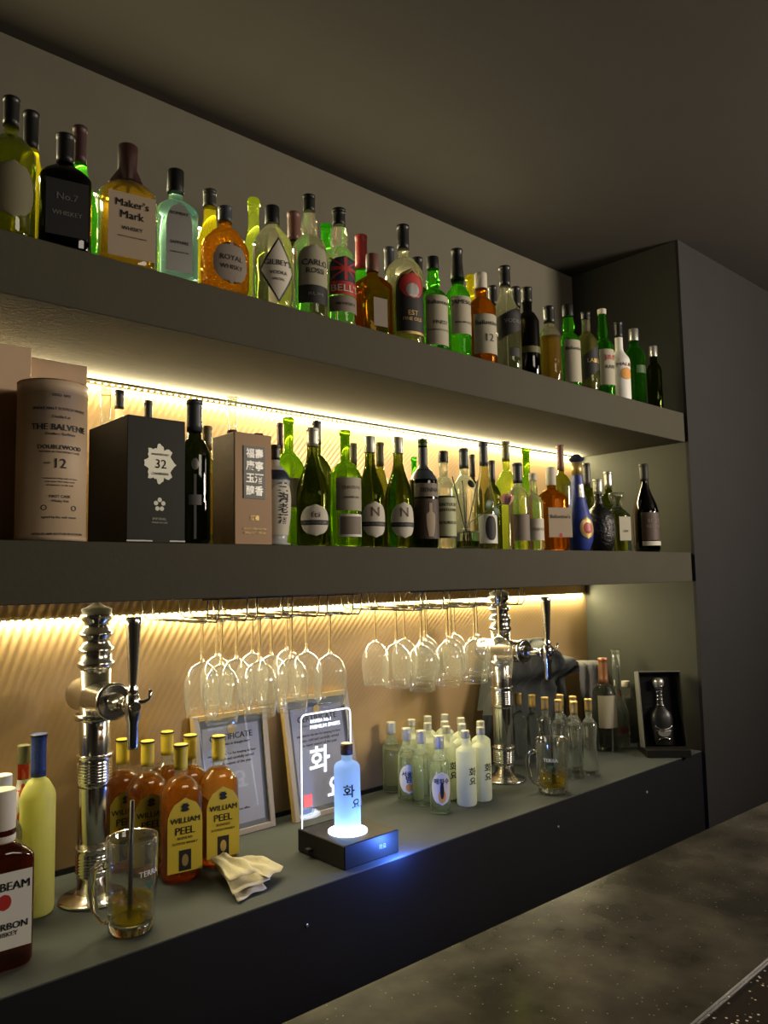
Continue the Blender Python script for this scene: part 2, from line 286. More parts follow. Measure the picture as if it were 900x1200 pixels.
# ------------------------------------------------------------------ bottles
def ease(t): return (1 - math.cos(math.pi * t)) / 2
def profile(st, R, rn):
    """(height fraction, radius) up to the mouth"""
    k = rn / R
    def mk(zb, zn, mode, belly=None, neck=None, foot=.97):
        pts = [(0, .90 * foot), (.006, .965 * foot), (.018, foot)]
        pts += belly or [(.03, 1.), (zb * .5, 1.), (zb, 1.)]
        for i in range(1, 9):
            t = i / 8
            g = (1 - ease(t)) if mode == 'slope' else (math.sqrt(max(0, 1 - t * t)) * .6 + (1 - ease(t)) * .4 if mode == 'round' else 1 - t)
            pts.append((zb + (zn - zb) * t, k + (1 - k) * g))
        pts += neck or [(zn + (1 - zn) * .3, k * .98), (1., k)]
        return [(z, r * R) for z, r in pts]
    if st == 'bord': return mk(.60, .73, 'round')
    if st == 'burg': return mk(.42, .80, 'slope')
    if st == 'ries': return mk(.34, .82, 'slope')
    if st == 'ball': return mk(.56, .66, 'round', neck=[(.72, k * 1.35), (.80, k * 1.15), (.86, k), (1, k)])
    if st == 'bulge': return mk(.57, .68, 'round', neck=[(.70, k * 1.5), (.78, k * 1.45), (.86, k * 1.0), (1, k)])
    if st == 'square': return mk(.60, .72, 'round')
    if st == 'squat': return mk(.50, .76, 'round', belly=[(.03, .86), (.12, .97), (.30, 1.), (.50, .97)])
    if st == 'squat2': return mk(.62, .76, 'round', belly=[(.03, .9), (.3, .98), (.62, 1.)])
    if st == 'squat_b': return mk(.60, .70, 'round', neck=[(.71, k * 1.02), (.76, k * 1.25), (.80, k), (1, k)])
    if st == 'vodka': return mk(.60, .80, 'round')
    if st == 'ang': return mk(.55, .74, 'lin')
    if st == 'tallneck': return mk(.5, .66, 'slope')
    if st == 'peel': return mk(.62, .76, 'round', neck=[(.80, k), (1, k)])
    if st == 'lemon': return mk(.64, .75, 'round')
    if st == 'soju': return mk(.60, .80, 'slope')
    if st == 'hwayo': return mk(.72, .79, 'round')
    if st == 'flare_b': return mk(.62, .74, 'round', belly=[(.02, 1.), (.08, .95), (.25, .80), (.45, .83), (.62, .90)])
    if st == 'flare_t': return mk(.25, .62, 'slope', belly=[(.02, 1.), (.12, .96), (.25, .9)])
    if st == 'tear': return mk(.42, .74, 'slope', belly=[(.03, .86), (.12, .97), (.22, 1.), (.34, .93), (.42, .80)]) if False else [(z, r * R) for z, r in [(0, .62), (.02, .72), (.1, .93), (.2, 1.), (.3, .94), (.4, .76), (.5, .58), (.6, .48), (.72, .43), (.8, k), (1., k)]]
    if st == 'globe': return [(z, r * R) for z, r in [(0, .62), (.02, .7), (.1, .9), (.24, 1.), (.40, .98), (.5, .86), (.58, .62), (.64, k * 1.1), (.7, k), (1, k)]]
    if st == 'decant': return mk(.58, .72, 'round', foot=.98, neck=[(.78, k * .62), (.84, k * .62), (1, k * .62)])
    if st == 'porc': return mk(.62, .80, 'round', belly=[(.03, .72), (.1, .8), (.3, .97), (.48, 1.), (.62, .92)])
    return mk(.60, .73, 'round')    # spirit
GM = {'yellow': 'yellow_g', 'black': 'blackglass'}
def bottle(name, label, cat, x, y, z, H, R, rc, kw):
    st = kw.get('st', 'spirit'); n = kw.get('n', 2.); flat = kw.get('flat', 1.); rn = rc * .86
    rz = -math.atan2(x, y) * kw.get('face', .5)
    t = thing(name, label, cat, (x, y, z + .0004), rz, kw.get('grp'))
    ctype, cmat, cf = kw.get('cap', ('none', '', 0)); cmat = {'clear': 'clear', 'clear_g': 'clear_g'}.get(cmat, cmat)
    prof = profile(st, R, rn); top = H * (1 - cf * .3) if ctype != 'none' else H
    P = [(a * H, r) for a, r in prof if a * H < top - 1e-4] + [(top, rn)]
    gm = GM.get(kw['g'], kw['g'])
    def rad(zz):
        for (a, ra), (b, rb) in zip(P, P[1:]):
            if a <= zz <= b: return ra + (rb - ra) * ((zz - a) / max(b - a, 1e-9))
        return P[-1][1]
    def sect(a, r):
        # squared body that turns round towards the neck
        q = max(0., min(1., (r - rn * 1.3) / max(R - rn * 1.3, 1e-6))); nn = 2 + (n - 2) * q; ff = 1 + (flat - 1) * q; c, d = math.cos(a), math.sin(a)
        return math.copysign(abs(c) ** (2 / nn), c) * r, math.copysign(abs(d) ** (2 / nn), d) * r * ff
    def ring(mb, pf, seg=28, **k2):
        # squared body that turns round towards the neck
        vs = []
        for zz, r in pf:
            q = max(0., min(1., (r - rn * 1.3) / max(R - rn * 1.3, 1e-6))); nn = 2 + (n - 2) * q; ff = 1 + (flat - 1) * q
            for j in range(seg):
                a = 2 * math.pi * (j + .5) / seg; c, d = math.cos(a), math.sin(a)
                vs.append((math.copysign(abs(c) ** (2 / nn), c) * r, math.copysign(abs(d) ** (2 / nn), d) * r * ff, zz))
        K = len(pf); fs = [(i * seg + j, i * seg + (j + 1) % seg, (i + 1) * seg + (j + 1) % seg, (i + 1) * seg + j) for i in range(K - 1) for j in range(seg)]
        mb.add(vs, fs, True); k = 0
        mb.f.append(tuple(range(seg - 1, -1, -1))); mb.sm.append(False)
        mb.f.append(tuple((K - 1) * seg + j for j in range(seg))); mb.sm.append(False)
        return mb
    PP = list(P)
    if ctype == 'none': PP = P[:-1] + [(H * .955, rn), (H * .957, rn * 1.18), (H * .995, rn * 1.18), (H, rn * 1.1)]
    ring(MB(), PP).build('glass_body' if gm not in ('porcelain', 'royal', 'white') else 'body', gm, t)
    if 'liq' in kw:
        lm, lf = kw['liq']; zt = lf * H
        Q = [(.006, max(.001, rad(.006) - .003))] + [(a, r - .003) for a, r in P if .01 < a < zt] + [(zt, rad(zt) - .003)]
        ring(MB(), Q).build('liquid', lm, t)
    if ctype in ('capsule', 'screw', 'wax'):
        z0 = H * (1 - cf); mb = MB()
        if ctype == 'screw':
            pf = [(z0, rc * .98), (z0 + .002, rc)]; zz = z0 + .004
            pf += [(H - .0025, rc), (H - .0006, rc * .96), (H, rc * .85)]
            mb.lathe(pf, 24)
            for q in range(4): mb.lathe([(z0 + .003 + q * .0022, rc * 1.0), (z0 + .0036 + q * .0022, rc * 1.03), (z0 + .0046 + q * .0022, rc * 1.0)], 24, cap0=False, cap1=False)
        elif ctype == 'wax':
            vs = []; seg = 28
            for a, fr in ((0, 0), (.25, 1), (.6, 1), (.97, 1), (1, 1)):
                for j in range(seg):
                    drip = -.014 * max(0, math.sin(j * 1.35)) ** 2 * H / .25 if a == 0 else .005
                    zz = z0 + (H - z0) * a + drip; r = max(rad(min(zz, top)) + .0018, rc * .9) if a < .9 else rc * (1 if a < 1 else .85)
                    if a in (.25, .6): r = rc
                    an = 2 * math.pi * j / seg; vs.append((math.cos(an) * r, math.sin(an) * r, zz))
            mb.add(vs, [(i * seg + j, i * seg + (j + 1) % seg, (i + 1) * seg + (j + 1) % seg, (i + 1) * seg + j) for i in range(4) for j in range(seg)], True)
            mb.f.append(tuple(4 * seg + j for j in range(seg))); mb.sm.append(False)
        else:
            steps = [z0 + (H - z0) * q / 5 for q in range(5)]
            pf = [(s_, max(rad(min(s_, top)) + .0007, rc * .93)) for s_ in steps]
            pf += [(H * .972, rc * .95), (H * .975, rc), (H - .0012, rc), (H, rc * .92)]
            pf = sorted(pf); mb.lathe(pf, 24)
        mb.build('cap', cmat, t)
        if kw.get('ring'): MB().lathe([(H - .0045, rc * 1.05), (H - .0005, rc * 1.05)], 24).build('cap_band', kw['ring'], t)
    elif ctype == 'flare':
        z0 = H * (1 - max(cf, .05))
        MB().lathe([(z0, rn * .9), (z0 + (H - z0) * .25, rn * .95), (z0 + (H - z0) * .5, rc * 1.05), (H - .003, rc * 1.12), (H, rc)], 24).build('stopper', cmat, t)
    elif ctype == 'facet':
        z0 = H * (1 - cf)
        MB().lathe([(z0 + .3 * (H - z0), rc * .5), (z0 + .45 * (H - z0), rc * 1.1), (z0 + .62 * (H - z0), rc * 1.35), (H * .985, rc * .8), (H, rc * .5)], 8, smooth=False).build('stopper', cmat, t)
        MB().lathe([(z0 - .03, rn * 1.06), (z0 + .36 * (H - z0), rc * .92)], 20).build('collar', 'gold', t)
    # labels
    boxy = n > 2.5
    for li, (shape, hw, v0, v1, cm, texts) in enumerate(kw.get('lb', [])):
        z0 = v0 * H; z1 = v1 * H; lift = .0008 + .0005 * li
        if boxy: fn = lambda u, v, e=0., lift=lift: (u, -(R * flat) * .999 - lift - e, v)
        else:
            def fn(u, v, e=0., lift=lift):
                r = rad(v) * 1.0 + lift + e; a = u / max(rad((z0 + z1) / 2), .005); q_ = sect(a - math.pi / 2, r); return (q_[0], q_[1], v)
        Rm = rad((z0 + z1) / 2); U = min(hw, .86 if boxy else 1.5) * (R if boxy else Rm * 1.25)
        if shape == 'full': U = math.pi * Rm
        def half(t):
            if shape in ('rect', 'full', 'slant', 'none'): return 1.
            if shape == 'arch': return 1. if t < .72 else math.sqrt(max(.0, 1 - ((t - .72) / .28) ** 2)) * .8 + .2 * (1 - (t - .72) / .28)
            if shape in ('oval', 'round'): return math.sqrt(max(.0004, 1 - (2 * t - 1) ** 2))
            if shape == 'diamond': return max(.01, 1 - abs(2 * t - 1))
            if shape == 'crest': return .4 + .6 * abs(math.sin(t * 7))
            if shape == 'figure': return .28 + .25 * math.sin(t * 3.1) if t < .7 else .18
            if shape == 'hair': return .3 + .55 * math.sin(t * math.pi) ** .5
            return 1.
        if shape == 'none':
            lab = t
        else:
            K = 12; C = 12 if shape != 'full' else 28; vs = []
            for i in range(K + 1):
                tt = i / K; h_ = U * half(tt)
                for j in range(C + 1):
                    u = -h_ + 2 * h_ * j / C; vv = z0 + (z1 - z0) * tt
                    if shape == 'slant': vv += u / U * (z1 - z0) * .32
                    vs.append(fn(u, vv))
            mb = MB().add(vs, [(i * (C + 1) + j, i * (C + 1) + j + 1, (i + 1) * (C + 1) + j + 1, (i + 1) * (C + 1) + j) for i in range(K) for j in range(C)], True)
            if shape == 'cross':
                vs = []
                mb = MB()
                for (a, b_, ww) in (((-1, 0), (1, 1), .16), ((-1, 1), (1, 0), .16), ((0, 0), (0, 1), .2), ((-1, .5), (1, .5), .2)):
                    Kk = 14; vv = []
                    for i in range(Kk + 1):
                        q = i / Kk; uu = (a[0] + (b_[0] - a[0]) * q) * U; zz = z0 + (z1 - z0) * (a[1] + (b_[1] - a[1]) * q)
                        dx, dz = (ww * U * .5, 0) if abs(a[0] - b_[0]) < 1.5 or a[1] != b_[1] else (0, ww * U * .5)
                        vv += [fn(uu - dx, zz - dz), fn(uu + dx, zz + dz)]
                    mb.add(vv, [(2 * i, 2 * i + 1, 2 * i + 3, 2 * i + 2) for i in range(Kk)], True)
            lab = mb.build('label', cm, t)
        bycol = {}
        for (s_, v_, wf, c_) in texts:
            mb = bycol.setdefault(c_, MB())
            put_text(mb, s_, 2 * U * wf, 0, z0 + (z1 - z0) * v_, lambda u, v: fn(u, v, .0011), maxh=(z1 - z0) * (.34 if len(s_) < 3 else .17) * (3 if shape == 'rect' and (v1 - v0) < .13 else 1))
        for c_, mb in bycol.items():
            if mb.v: mb.build('lettering', c_, lab)
    return t
BOTTLES=[
 ('whisky_bottle', 'clear round-shouldered bottle with dark stopper at the left end of the top shelf', 'bottle', 0.3913, 1.3949, 2.156, 0.2659, 0.0419, 0.0142, {'st': 'spirit', 'g': 'olive', 'cap': ('capsule', 'black', 0.2), 'liq': ('straw', 0.7), 'lb': [('oval', 0.75, 0.12, 0.5, 'beige_d', [])]}),
 ('wine_bottle', 'yellow-glowing bottle with black capsule behind the first bottle of the top shelf', 'bottle', 0.4569, 1.5, 2.156, 0.3166, 0.0342, 0.0149, {'st': 'burg', 'g': 'yellow', 'cap': ('capsule', 'black', 0.24)}),
 ('whisky_bottle', 'near-black bottle with broad dark cap, square shoulders, second from left on top shelf', 'bottle', 0.4836, 1.3888, 2.156, 0.2291, 0.0448, 0.0166, {'st': 'spirit', 'n': 4, 'flat': 0.8, 'g': 'black', 'cap': ('capsule', 'black', 0.24), 'face': 0.6, 'lb': [('rect', 0.8, 0.1, 0.55, 'ink', [('No.7', 0.7, 0.5, 'grey'), ('WHISKEY', 0.4, 0.7, 'grey')])]}),
 ('wine_bottle', 'green bottle with dark red-black capsule peeking out behind the near-black bottle', 'bottle', 0.5506, 1.5, 2.156, 0.3243, 0.0365, 0.0143, {'st': 'burg', 'g': 'green', 'cap': ('capsule', 'maroon', 0.24)}),
 ('whisky_bottle', 'squat squarish whisky bottle with dripping dark red wax neck and beige label', 'bottle', 0.6046, 1.3931, 2.156, 0.2518, 0.0535, 0.0189, {'st': 'square', 'n': 3.2, 'flat': 0.75, 'g': 'clear', 'cap': ('wax', 'maroon', 0.27), 'liq': ('honey', 0.72), 'lb': [('rect', 0.82, 0.06, 0.56, 'kraft', [("Maker's", 0.84, 0.7, 'ink'), ('Mark', 0.66, 0.5, 'ink'), ('WHISKY', 0.45, 0.45, 'ink'), ('KENTUCKY STRAIGHT BOURBON', 0.32, 0.6, 'ink')])], 'face': 0.45}),
 ('gin_bottle', 'pale turquoise square gin bottle with black cap and tall arched white label', 'bottle', 0.7016, 1.3842, 2.156, 0.2371, 0.0416, 0.0166, {'st': 'square', 'n': 5, 'flat': 0.75, 'g': 'teal', 'cap': ('screw', 'black', 0.2), 'lb': [('arch', 0.62, 0.06, 0.66, 'silver', [('BOMBAY', 0.84, 0.7, 'ink'), ('SAPPHIRE', 0.42, 0.7, 'ink'), ('LONDON DRY GIN', 0.28, 0.7, 'ink')])], 'face': 0.5}),
 ('wine_bottle', 'bright yellow-green bottle with grey capsule behind the amber textured flask', 'bottle', 0.8446, 1.5, 2.156, 0.2902, 0.0376, 0.016, {'st': 'burg', 'g': 'yellow', 'cap': ('capsule', 'dgrey', 0.14)}),
 ('whisky_flask', 'round amber flask with hammered glass, dark cap and brown oval label', 'bottle', 0.8168, 1.3854, 2.156, 0.1969, 0.054, 0.0159, {'st': 'squat', 'g': 'amber_t', 'flat': 0.6, 'cap': ('capsule', 'slate', 0.17), 'lb': [('oval', 0.62, 0.1, 0.56, 'taupe', [('ROYAL', 0.62, 0.6, 'ink'), ('WHISKY', 0.4, 0.6, 'ink')])], 'face': 0.2}),
 ('wine_bottle', 'slim yellow-green wine neck behind the diamond-labelled vodka', 'bottle', 0.9606, 1.5, 2.156, 0.3081, 0.0397, 0.0149, {'st': 'burg', 'g': 'lime', 'cap': ('none', '', 0)}),
 ('vodka_bottle', 'clear vodka bottle with black cap and white diamond label edged in navy', 'bottle', 0.9445, 1.3975, 2.156, 0.2446, 0.0445, 0.0161, {'st': 'vodka', 'g': 'clear_y', 'cap': ('screw', 'black', 0.17), 'lb': [('diamond', 0.8, 0.03, 0.64, 'navy', []), ('diamond', 0.7, 0.06, 0.61, 'cream', [("GILBEY'S", 0.62, 0.8, 'ink'), ('VODKA', 0.45, 0.5, 'ink'), ('SPECIAL', 0.34, 0.35, 'ink')])], 'face': 0.5}),
 ('wine_bottle', 'bottle with brick-brown capsule between the diamond-label vodka and the long-necked bottle', 'bottle', 1.0769, 1.5, 2.156, 0.3111, 0.0396, 0.0167, {'st': 'bord', 'g': 'dgreen', 'cap': ('capsule', 'brick', 0.24)}),
 ('whisky_bottle', 'clear bulging-neck bottle with arched grey label over a black band', 'bottle', 1.0444, 1.3926, 2.156, 0.3019, 0.0396, 0.0148, {'st': 'bulge', 'g': 'clear_y', 'cap': ('capsule', 'black', 0.13), 'lb': [('arch', 0.85, 0.24, 0.56, 'beige', [('CARLO', 0.55, 0.75, 'ink'), ('ROSSI', 0.35, 0.5, 'ink')]), ('rect', 0.85, 0.1, 0.24, 'ink', [('RUM', 0.5, 0.4, 'grey')])], 'face': 0.45}),
 ('wine_bottle', 'dark green wine neck behind the two tall clear bottles', 'bottle', 1.1785, 1.5, 2.156, 0.3113, 0.0391, 0.0141, {'st': 'bord', 'g': 'green', 'cap': ('none', '', 0)}),
 ('whisky_bottle', 'clear bulging-neck bottle with red, white and blue label on the top shelf', 'bottle', 1.1319, 1.3898, 2.156, 0.2955, 0.0368, 0.0164, {'st': 'bulge', 'g': 'clear_y', 'cap': ('capsule', 'black', 0.14), 'lb': [('arch', 0.88, 0.34, 0.56, 'navy', []), ('cross', 0.88, 0.36, 0.55, 'red', []), ('rect', 0.9, 0.24, 0.35, 'red', [("BELL'S", 0.5, 0.85, 'cream')]), ('rect', 0.9, 0.1, 0.23, 'taupe', [('WHISKY', 0.5, 0.6, 'ink')])], 'face': 0.4}),
 ('wine_bottle', 'green bottle with bright red capsule behind the top shelf row', 'bottle', 1.2967, 1.5, 2.156, 0.3166, 0.0407, 0.017, {'st': 'burg', 'g': 'green', 'cap': ('capsule', 'red', 0.3)}),
 ('whisky_bottle', 'dark amber squarish bottle with brown cap and small pinkish label', 'bottle', 1.2341, 1.3864, 2.156, 0.2093, 0.0477, 0.0159, {'st': 'square', 'n': 3.5, 'flat': 0.7, 'g': 'brown', 'cap': ('screw', 'brick', 0.22), 'lb': [('rect', 0.42, 0.08, 0.42, 'taupe', [])], 'face': 0.2}),
 ('wine_bottle', 'dark-capped bottle just left of the ornate round-bodied bottle', 'bottle', 1.3988, 1.5, 2.156, 0.3124, 0.0398, 0.0152, {'st': 'burg', 'g': 'olive', 'cap': ('capsule', 'slate', 0.22)}),
 ('whisky_bottle', 'clear round-bodied bottle with tall black cap and ornate red and black label', 'bottle', 1.3678, 1.412, 2.156, 0.3345, 0.0494, 0.0168, {'st': 'spirit', 'g': 'clear_y', 'cap': ('capsule', 'black', 0.2), 'lb': [('arch', 0.8, 0.08, 0.6, 'gold', []), ('arch', 0.72, 0.1, 0.58, 'ink', [('EST', 0.3, 0.3, 'gold'), ('FINE OLD', 0.2, 0.6, 'gold')]), ('oval', 0.55, 0.36, 0.56, 'red', []), ('oval', 0.3, 0.37, 0.48, 'silver', [])], 'face': 0.4}),
 ('wine_bottle', 'black-capped dark bottle behind, between the ornate label and the first green whisky bottle', 'bottle', 1.5079, 1.5, 2.156, 0.3131, 0.0387, 0.0157, {'st': 'bord', 'g': 'dgreen', 'cap': ('capsule', 'black', 0.24)}),
 ('whisky_bottle', 'green whisky bottle with cream label and black cap, first of the green pair', 'bottle', 1.4557, 1.3896, 2.156, 0.2646, 0.0366, 0.016, {'st': 'ball', 'g': 'green', 'cap': ('screw', 'black', 0.13), 'lb': [('rect', 0.92, 0.05, 0.56, 'cream_d', [("Ballantine's", 0.86, 0.85, 'ink'), ('FINEST', 0.45, 0.5, 'ink'), ('BLENDED SCOTCH WHISKY', 0.3, 0.8, 'ink')])], 'face': 0.35}),
 ('whisky_bottle', 'green whisky bottle with long black capsule and white label, second of the green pair', 'bottle', 1.55, 1.387, 2.156, 0.3118, 0.034, 0.0164, {'st': 'ball', 'g': 'green', 'cap': ('capsule', 'black', 0.32), 'lb': [('rect', 0.92, 0.2, 0.54, 'cream_d', [('JAMESON', 0.82, 0.9, 'ink'), ('IRISH WHISKEY', 0.3, 0.7, 'ink')])], 'face': 0.35}),
 ('wine_bottle', 'amber-yellow neck behind, beside the cream-capped brown bottle', 'bottle', 1.7352, 1.5, 2.156, 0.3213, 0.0386, 0.0142, {'st': 'bord', 'g': 'yellow', 'cap': ('none', '', 0)}),
 ('whisky_bottle', 'brown bottle with cream cap and large cream label, right of the green pair', 'bottle', 1.6563, 1.393, 2.156, 0.2725, 0.04, 0.0182, {'st': 'spirit', 'g': 'brown', 'cap': ('screw', 'cream', 0.17), 'lb': [('rect', 0.94, 0.1, 0.52, 'cream_d', [("Ballantine's", 0.78, 0.85, 'ink'), ('12', 0.4, 0.25, 'ink')])], 'face': 0.35}),
 ('wine_bottle', 'dark-capped bottle behind the cream-capped brown bottle', 'bottle', 1.8395, 1.5, 2.156, 0.3122, 0.037, 0.0145, {'st': 'bord', 'g': 'dgreen', 'cap': ('capsule', 'black', 0.2)}),
 ('vodka_bottle', 'clear sharp-shouldered bottle crossed by a slanting black band', 'bottle', 1.7701, 1.3955, 2.156, 0.3239, 0.0425, 0.0175, {'st': 'ang', 'g': 'clear_y', 'cap': ('capsule', 'black', 0.19), 'lb': [('slant', 0.95, 0.34, 0.56, 'ink', [('VODKA', 0.5, 0.6, 'grey')]), ('rect', 0.3, 0.12, 0.2, 'ink', [])], 'face': 0.35}),
 ('wine_bottle', 'small black-capped bottle behind, right of the slanting-band bottle', 'bottle', 1.9565, 1.5, 2.156, 0.3383, 0.0353, 0.0149, {'st': 'bord', 'g': 'dgreen', 'cap': ('capsule', 'black', 0.2)}),
 ('liqueur_bottle', 'black stout bottle with thick dark neck, beside the slanting-band bottle', 'bottle', 1.8643, 1.3874, 2.156, 0.279, 0.0344, 0.0166, {'st': 'bord', 'g': 'black', 'cap': ('capsule', 'black', 0.17), 'lb': [('rect', 0.8, 0.25, 0.32, 'olive_m', [])]}),
 ('tequila_bottle', 'clear bottle with golden streaks and black cap in mid right of top shelf', 'bottle', 1.975, 1.387, 2.156, 0.2452, 0.034, 0.0183, {'st': 'spirit', 'g': 'clear_y', 'cap': ('capsule', 'black', 0.22), 'liq': ('honey', 0.6), 'face': 0.4}),
 ('whisky_bottle', 'bright green bottle with cream label, right of the gold-streaked bottle', 'bottle', 2.0798, 1.3878, 2.156, 0.2751, 0.0348, 0.0174, {'st': 'ball', 'g': 'green', 'cap': ('screw', 'black', 0.14), 'lb': [('rect', 0.92, 0.05, 0.55, 'cream_d', [("Ballantine's", 0.8, 0.85, 'ink')])], 'face': 0.3}),
 ('whisky_bottle', 'clear yellowish bottle with slanted black label and dark cap', 'bottle', 2.1838, 1.3886, 2.156, 0.2758, 0.0356, 0.0164, {'st': 'spirit', 'g': 'clear_y', 'cap': ('capsule', 'black', 0.1), 'liq': ('straw', 0.75), 'lb': [('slant', 0.92, 0.22, 0.52, 'ink', [('LABEL', 0.5, 0.6, 'gold')])], 'face': 0.3}),
 ('whisky_bottle', 'green bottle with pale cap top and white label near the right end of top shelf', 'bottle', 2.2808, 1.3865, 2.156, 0.306, 0.0335, 0.0153, {'st': 'ball', 'g': 'green', 'cap': ('capsule', 'cream', 0.06), 'lb': [('rect', 0.92, 0.12, 0.52, 'cream_d', [('J&B', 0.75, 0.6, 'red'), ('RARE', 0.5, 0.5, 'ink')])], 'face': 0.3}),
 ('rum_bottle', 'opaque white bottle with long black cap and small sun and palm label', 'bottle', 2.3832, 1.3872, 2.156, 0.2832, 0.0342, 0.0157, {'st': 'tallneck', 'g': 'white', 'cap': ('capsule', 'black', 0.2), 'lb': [('rect', 0.9, 0.4, 0.48, 'white', [('MALIBU', 0.5, 0.9, 'brick')]), ('oval', 0.5, 0.25, 0.4, 'orange', [])], 'face': 0.3}),
 ('gin_bottle', 'lobed green gin bottle with silver cap near the right end of top shelf', 'bottle', 2.4896, 1.3893, 2.156, 0.2813, 0.0363, 0.0174, {'st': 'squat2', 'g': 'green', 'cap': ('screw', 'silver', 0.16), 'lb': [('rect', 0.5, 0.4, 0.5, 'green_d', [])], 'face': 0.3}),
 ('liqueur_bottle', 'dark narrow bottle with silver cap, last on the top shelf', 'bottle', 2.6071, 1.3796, 2.156, 0.2387, 0.0266, 0.0148, {'st': 'bord', 'g': 'dgreen', 'cap': ('screw', 'silver', 0.17)}),
 ('glass_decanter', 'clear stoppered decanter peeking over the left of the black gift box', 'bottle', 0.6505, 1.6, 1.635, 0.346, 0.0256, 0.0128, {'st': 'spirit', 'g': 'clear', 'cap': ('flare', 'clear', 0.05)}),
 ('spirit_bottle', 'grey-capped clear bottle neck peeking over the ridge of the black gift box', 'bottle', 0.6957, 1.635, 1.635, 0.3523, 0.0266, 0.0107, {'st': 'spirit', 'g': 'clear_y', 'cap': ('capsule', 'dgrey', 0.12)}),
 ('wine_bottle', 'black-capped bottle peeking over the right of the black gift box', 'bottle', 0.7476, 1.6, 1.635, 0.33, 0.0289, 0.0099, {'st': 'bord', 'g': 'yellow', 'cap': ('capsule', 'dgrey', 0.22)}),
 ('wine_bottle', 'dark green wine bottle with embossed medallion and vertical strip, beside black gift box', 'bottle', 0.7451, 1.3845, 1.635, 0.2895, 0.0315, 0.0166, {'st': 'bord', 'g': 'dgreen2', 'cap': ('capsule', 'slate', 0.22), 'lb': [('oval', 0.18, 0.5, 0.58, 'silver', []), ('rect', 0.06, 0.03, 0.47, 'grey', []), ('rect', 0.3, 0.26, 0.33, 'grey', [])], 'face': 0.9}),
 ('wine_bottle', 'yellow-labelled olive bottle squeezed between dark wine bottle and brown gift box', 'bottle', 0.8386, 1.5, 1.635, 0.2669, 0.0255, 0.0109, {'st': 'bord', 'g': 'olive', 'cap': ('capsule', 'olive_m', 0.2), 'lb': [('rect', 0.9, 0.1, 0.6, 'yellow', [])], 'face': 1}),
 ('spirit_bottle', 'clear bottle with flared rim rising behind the brown gift box', 'bottle', 0.9495, 1.58, 1.635, 0.3635, 0.0258, 0.0129, {'st': 'spirit', 'g': 'clear', 'cap': ('flare', 'clear', 0.05)}),
 ('porcelain_bottle', 'blue and white porcelain liquor bottle with brushed characters', 'bottle', 0.942, 1.39, 1.635, 0.2199, 0.034, 0.0119, {'st': 'porc', 'g': 'porcelain', 'cap': ('capsule', 'black', 0.15), 'lb': [('arch', 0.75, 0.1, 0.62, 'cream', [('三', 0.9, 0.35, 'ink'), ('沟', 0.7, 0.35, 'ink'), ('老', 0.5, 0.35, 'ink'), ('酒', 0.3, 0.35, 'ink')]), ('rect', 0.95, 0.64, 0.74, 'navy', [])], 'face': 0.05}),
 ('wine_bottle', 'uncapped bright green wine bottle behind the oval-label bottle', 'bottle', 1.0352, 1.47, 1.635, 0.306, 0.0356, 0.0129, {'st': 'bord', 'g': 'green_y', 'cap': ('none', '', 0), 'lb': [('rect', 0.8, 0.3, 0.52, 'cream_d', [])], 'face': 0.6}),
 ('liqueur_bottle', 'slim bottle with pink label behind the bright green wine bottle', 'bottle', 1.1141, 1.62, 1.635, 0.3281, 0.0173, 0.0086, {'st': 'bord', 'g': 'dgreen', 'cap': ('capsule', 'maroon', 0.2), 'lb': [('rect', 0.8, 0.3, 0.6, 'pink', [])]}),
 ('wine_bottle', 'green wine bottle with grey foil and oval white label low on the body', 'bottle', 1.0454, 1.3906, 1.635, 0.2701, 0.0376, 0.0145, {'st': 'burg', 'g': 'dgreen', 'cap': ('capsule', 'silver_y', 0.16), 'lb': [('oval', 0.75, 0.08, 0.34, 'cream', [('fti', 0.68, 0.3, 'brick')]), ('rect', 0.76, 0.17, 0.21, 'ink', [('SAUVIGNON', 0.5, 0.7, 'grey')])], 'face': 0.8}),
 ('wine_bottle', 'dark-corked bottle standing directly behind the grey-foil green wine bottle', 'bottle', 1.141, 1.5, 1.635, 0.316, 0.0355, 0.0115, {'st': 'bord', 'g': 'dgreen', 'cap': ('capsule', 'dgrey', 0.18)}),
 ('wine_bottle', 'uncapped light green wine bottle with wide cream label and sketch picture', 'bottle', 1.1397, 1.389, 1.635, 0.2749, 0.036, 0.013, {'st': 'bord', 'g': 'green_y', 'cap': ('none', '', 0), 'lb': [('rect', 0.85, 0.3, 0.58, 'cream_d', [('CHATEAU', 0.7, 0.6, 'brick'), ('GRAND VIN', 0.4, 0.5, 'ink')]), ('rect', 0.7, 0.08, 0.27, 'white', []), ('rect', 0.6, 0.1, 0.25, 'taupe', [])], 'face': 0.4}),
 ('wine_bottle', 'dark slim bottle behind the light green cream-labelled wine bottle', 'bottle', 1.2753, 1.52, 1.635, 0.2773, 0.031, 0.0099, {'st': 'bord', 'g': 'dgreen', 'cap': ('capsule', 'olive_m', 0.2)}),
 ('wine_bottle', 'white screw-capped dark wine bottle with rounded label, left of the twin pair', 'bottle', 1.2155, 1.387, 1.635, 0.2686, 0.034, 0.0134, {'st': 'burg', 'g': 'dgreen', 'cap': ('screw', 'silver_y', 0.15), 'lb': [('round', 0.8, 0.08, 0.4, 'cream', [('N', 0.72, 0.3, 'brick')]), ('rect', 0.8, 0.18, 0.22, 'ink', [('MARLBOROUGH', 0.5, 0.8, 'grey')])], 'face': 0.55}),
 ('wine_bottle', 'olive bottle with grey-green capsule between the twin screw-capped bottles', 'bottle', 1.3233, 1.47, 1.635, 0.2773, 0.0331, 0.011, {'st': 'burg', 'g': 'olive', 'cap': ('capsule', 'olive_m', 0.22)}),
